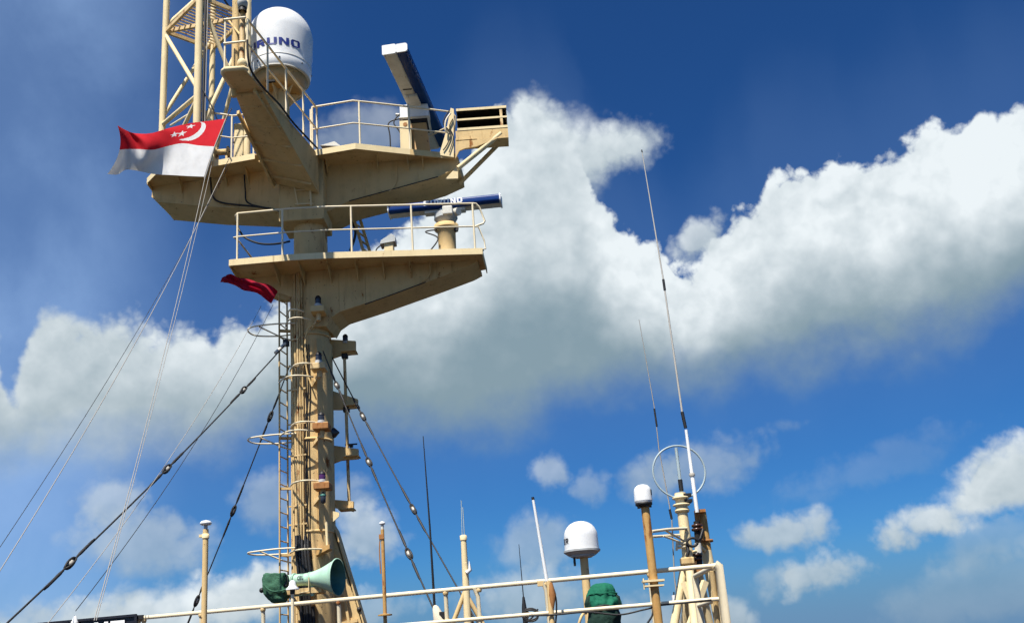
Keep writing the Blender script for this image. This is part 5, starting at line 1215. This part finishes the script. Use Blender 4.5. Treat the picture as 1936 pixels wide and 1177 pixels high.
# ------------------------------------------------------------------ tripod with loop antenna, and the tall whips
YT = 17.0
def T(x, y, d=0): return P(x, y, YT + d)
tm = thing('antenna_tripod', 'cream tripod mast carrying a ring shaped direction finding antenna', 'mast', V(T(1300, 1100).x, YT, DECK))
top = T(1290, 968); axx = top.x
part('column', tm, cream_c, lambda m: m.tube([V(axx + .03, YT, DECK), top], [.11, .09], 18))
part('insulator_stack', tm, cream_c, lambda m: m.lathe(top, V(0, 0, 1), [(0, .10), (0, .12), (.03, .13), (.03, .13), (.10, .10), (.12, .15), (.14, .15), (.16, .10), (.22, .10), (.24, .15), (.26, .15), (.28, .10), (.34, .10), (.34, .10), (.34, .03)], 20))
part('clamp_lug', tm, black_m, lambda m: (m.box(T(1298, 936), (.14, .2, .05)), m.box(T(1300, 947), (.14, .2, .05))))
rc = T(1284, 891); rR = .465
lp = part('loop_ring', tm, ring_m, lambda m: m.tube([rc + V(math.cos(k), .12 * math.cos(k), math.sin(k)) * rR for k in [2 * math.pi * i / 48 for i in range(48)]], .017, 8, closed=True))
rod0, rod1 = T(1289, 932), T(1278, 846)
part('loop_rod', tm, ring_m, lambda m: m.tube([rod0, rod1], .028, 8))
part('rod_collar', lp, black_m, lambda m: m.tube([lerp(rod0, rod1, .05), lerp(rod0, rod1, .3)], .04, 8))
legs = [(T(1300, 1035), T(1266, 1230, -.3)), (T(1300, 1035), T(1318, 1230, -.8)), (T(1312, 1040), T(1352, 1230, .4)), (T(1302, 1060), T(1292, 1230, .5))]
for a, b in legs:
    d = (b - a); b = a + d * ((DECK - a.z) / d.z)
    part('leg', tm, cream_c, lambda m: m.tube([a, b], 0.07, 12))
part('brace', tm, cream_c, lambda m: m.bar(T(1333, 1098, -.3), T(1300, 1195, -.5), .08, .10)); part('brace', tm, cream_c, lambda m: m.bar(T(1292, 1100, -.3), T(1330, 1195, -.5), .06, .08))
part('clamp_box', tm, cream, lambda m: m.box(T(1299, 1060, -.15), (.22, .2, .12)), bevel=.02)
part('cable_coil', tm, black_m, lambda m: m.tube([T(1309 + 10 * math.cos(k), 1024 + 8 * math.sin(k), -.2) for k in [i * .4 for i in range(16)]] + [T(1324, 1017, -.15), T(1329, 1000, -.1)], .024, 7))
part('cable_coil', tm, black_m, lambda m: m.tube([T(1311 + 7 * math.cos(k), 1100 + 7 * math.sin(k), -.25) for k in [i * .4 for i in range(17)]] + [T(1326, 1098, -.2)], .016, 6))
part('cable', tm, black_m, lambda m: m.tube(spline([T(1310, 1110, -.2), T(1312, 1130, -.2), T(1318, 1150, -.2), T(1312, 1185, -.2)]), .016, 6))
part('cable', tm, black_m, lambda m: m.tube(spline([T(1299, 1030, -.15), T(1301, 1042, -.18), T(1298, 1052, -.18)]), .03, 6))
# stand-off arm
part('standoff_arm', tm, rail_w, lambda m: m.tube([T(1298, 998, -.1), T(1262, 1000, -.5), T(1232, 1004, -.9)], .025, 8))
part('standoff_arm', tm, rail_w, lambda m: m.tube([T(1293, 1010, .1), T(1258, 1012, -.3), T(1230, 1014, -.7)], .022, 8))
part('standoff_arm', tm, rail_w, lambda m: m.tube([T(1258, 1002, -.5), T(1297, 1024, 0)], .018, 8)); part('standoff_arm', tm, rail_w, lambda m: m.tube([T(1254, 1012, -.4), T(1295, 1028, 0)], .018, 8))
part('standoff_arm', tm, rail_w, lambda m: (m.tube([T(1298, 1026, -.1), T(1280, 1028, -.2)], .025, 8), m.tube([T(1298, 1032, -.1), T(1279, 1035, -.2)], .025, 8), m.tube([T(1280, 1024, -.2), T(1279, 1040, -.2)], .02, 8)))
# rusty post beside it with brown insulators, carrying the tallest whip
tp = thing('insulator_post', 'rusty topped cream post with brown insulators beside the ring antenna', 'post', V(T(1336, 1100, .3).x, YT + .3, DECK))
pt = T(1327, 968, .3)
part('post', tp, cream_c, lambda m: m.tube([V(pt.x + .12, YT + .3, DECK), T(1335, 1040, .3)], .095, 14))
part('post_head', tp, pole_o, lambda m: m.tube([T(1335, 1040, .3), pt], [.094, .075], 14))
part('head_bracket', tp, rust_m, lambda m: (m.box(T(1323, 966, .15), (.17, .2, .05)), m.box(T(1318, 978, .15), (.07, .1, .2))))
for y in (997, 1004, 1052, 1060):
    part('insulator', tp, brown_p, lambda m: m.lathe(T(1318, y, 0), V(0, 0, 1), [(0, .05), (.02, .095), (.05, .095), (.07, .05)], 16))
part('insulator_rod', tp, dark_m, lambda m: m.tube([T(1317, 985, 0), T(1323, 1075, 0)], .055, 10))
part('insulator_rod', tp, gel_d, lambda m: m.tube([T(1319, 1026, 0), T(1321, 1045, 0)], .06, 10))
part('stay_bar', tp, cream_c, lambda m: m.tube([T(1320, 1030, 0), T(1332, 1040, .2)], .035, 8))
part('band', tp, rust_m, lambda m: m.lathe(T(1335, 1022, .3) - V(0, 0, .02), V(0, 0, 1), [(0, .1), (0, .125), (.04, .125), (.04, .1)], 16))
part('drop_cable', tp, rust_m, lambda m: m.tube(spline([T(1326, 990, .1), T(1328, 1010, .1), T(1322, 1025, .05)]), .02, 6))
part('valve', tp, rust_m, lambda m: (m.box(T(1318, 1076, -.1), (.16, .12, .08)), m.tube([T(1310, 1070, -.1), T(1330, 1084, -.1)], .025, 8)))
wh = thing('tall_whip', 'very tall slender pale whip antenna with two black joints', 'antenna', T(1318, 966))
w0, w1, w2, w3, w4 = T(1318, 968), T(1297, 812), T(1289.5, 778), T(1254, 528), T(1214, 288)
part('lower_tube', wh, gel, lambda m: m.tube([w0, lerp(w0, w1, .45), lerp(w0, w1, .46), w1], [.036, .034, .031, .026], 12))
part('ferrule', wh, porc, lambda m: m.lathe(lerp(w0, w1, .45), w1 - w0, [(-.03, .045), (0, .055), (.03, .045)], 12))
part('joint', wh, black_m, lambda m: m.tube([lerp(w1, w2, .1), w2], .03, 8))
part('rod', wh, rod_m, lambda m: m.tube([w2, w3], [.019, .015], 8))
part('joint', wh, black_m, lambda m: m.tube([w3, lerp(w3, w2, .085)], .024, 8))
part('rod', wh, rod_m, lambda m: m.tube([w3, w4], [.015, .008], 8))
part('tip', wh, black_m, lambda m: m.tube([w4, lerp(w4, w3, -.02)], .012, 6))
w = thing('thin_whip', 'faint thin whip antenna left of the ring antenna', 'antenna', V(T(1281, 1150, .6).x, YT + .6, DECK))
a = [T(1275, 1090, .6), T(1270, 978, .6), T(1246, 850, .6), T(1238, 775, .6), T(1208, 603, .6)]
part('rod', w, rope_m, lambda m: m.tube([V(a[0].x + .03, YT + .6, DECK)] + a, [.014, .013, .012, .010, .009, .006], 6))
part('joint', w, black_m, lambda m: m.tube([T(1242, 806, .6), T(1237, 772, .6)], .018, 8)); part('joint', w, black_m, lambda m: m.tube([T(1270, 980, .6), T(1266, 962, .6)], .022, 8))
w = thing('stub_antenna', 'short white tipped stub antenna behind the railing left of the tripod', 'antenna', V(T(1277, 1140, .9).x, YT + .9, DECK))
part('stub', w, gel, lambda m: m.tube([V(T(1277, 1140, .9).x, YT + .9, DECK), T(1274, 1124, .9)], .04, 10))
part('stub_tip', w, black_m, lambda m: m.tube([T(1274, 1124, .9), T(1274, 1118, .9)], .012, 6))
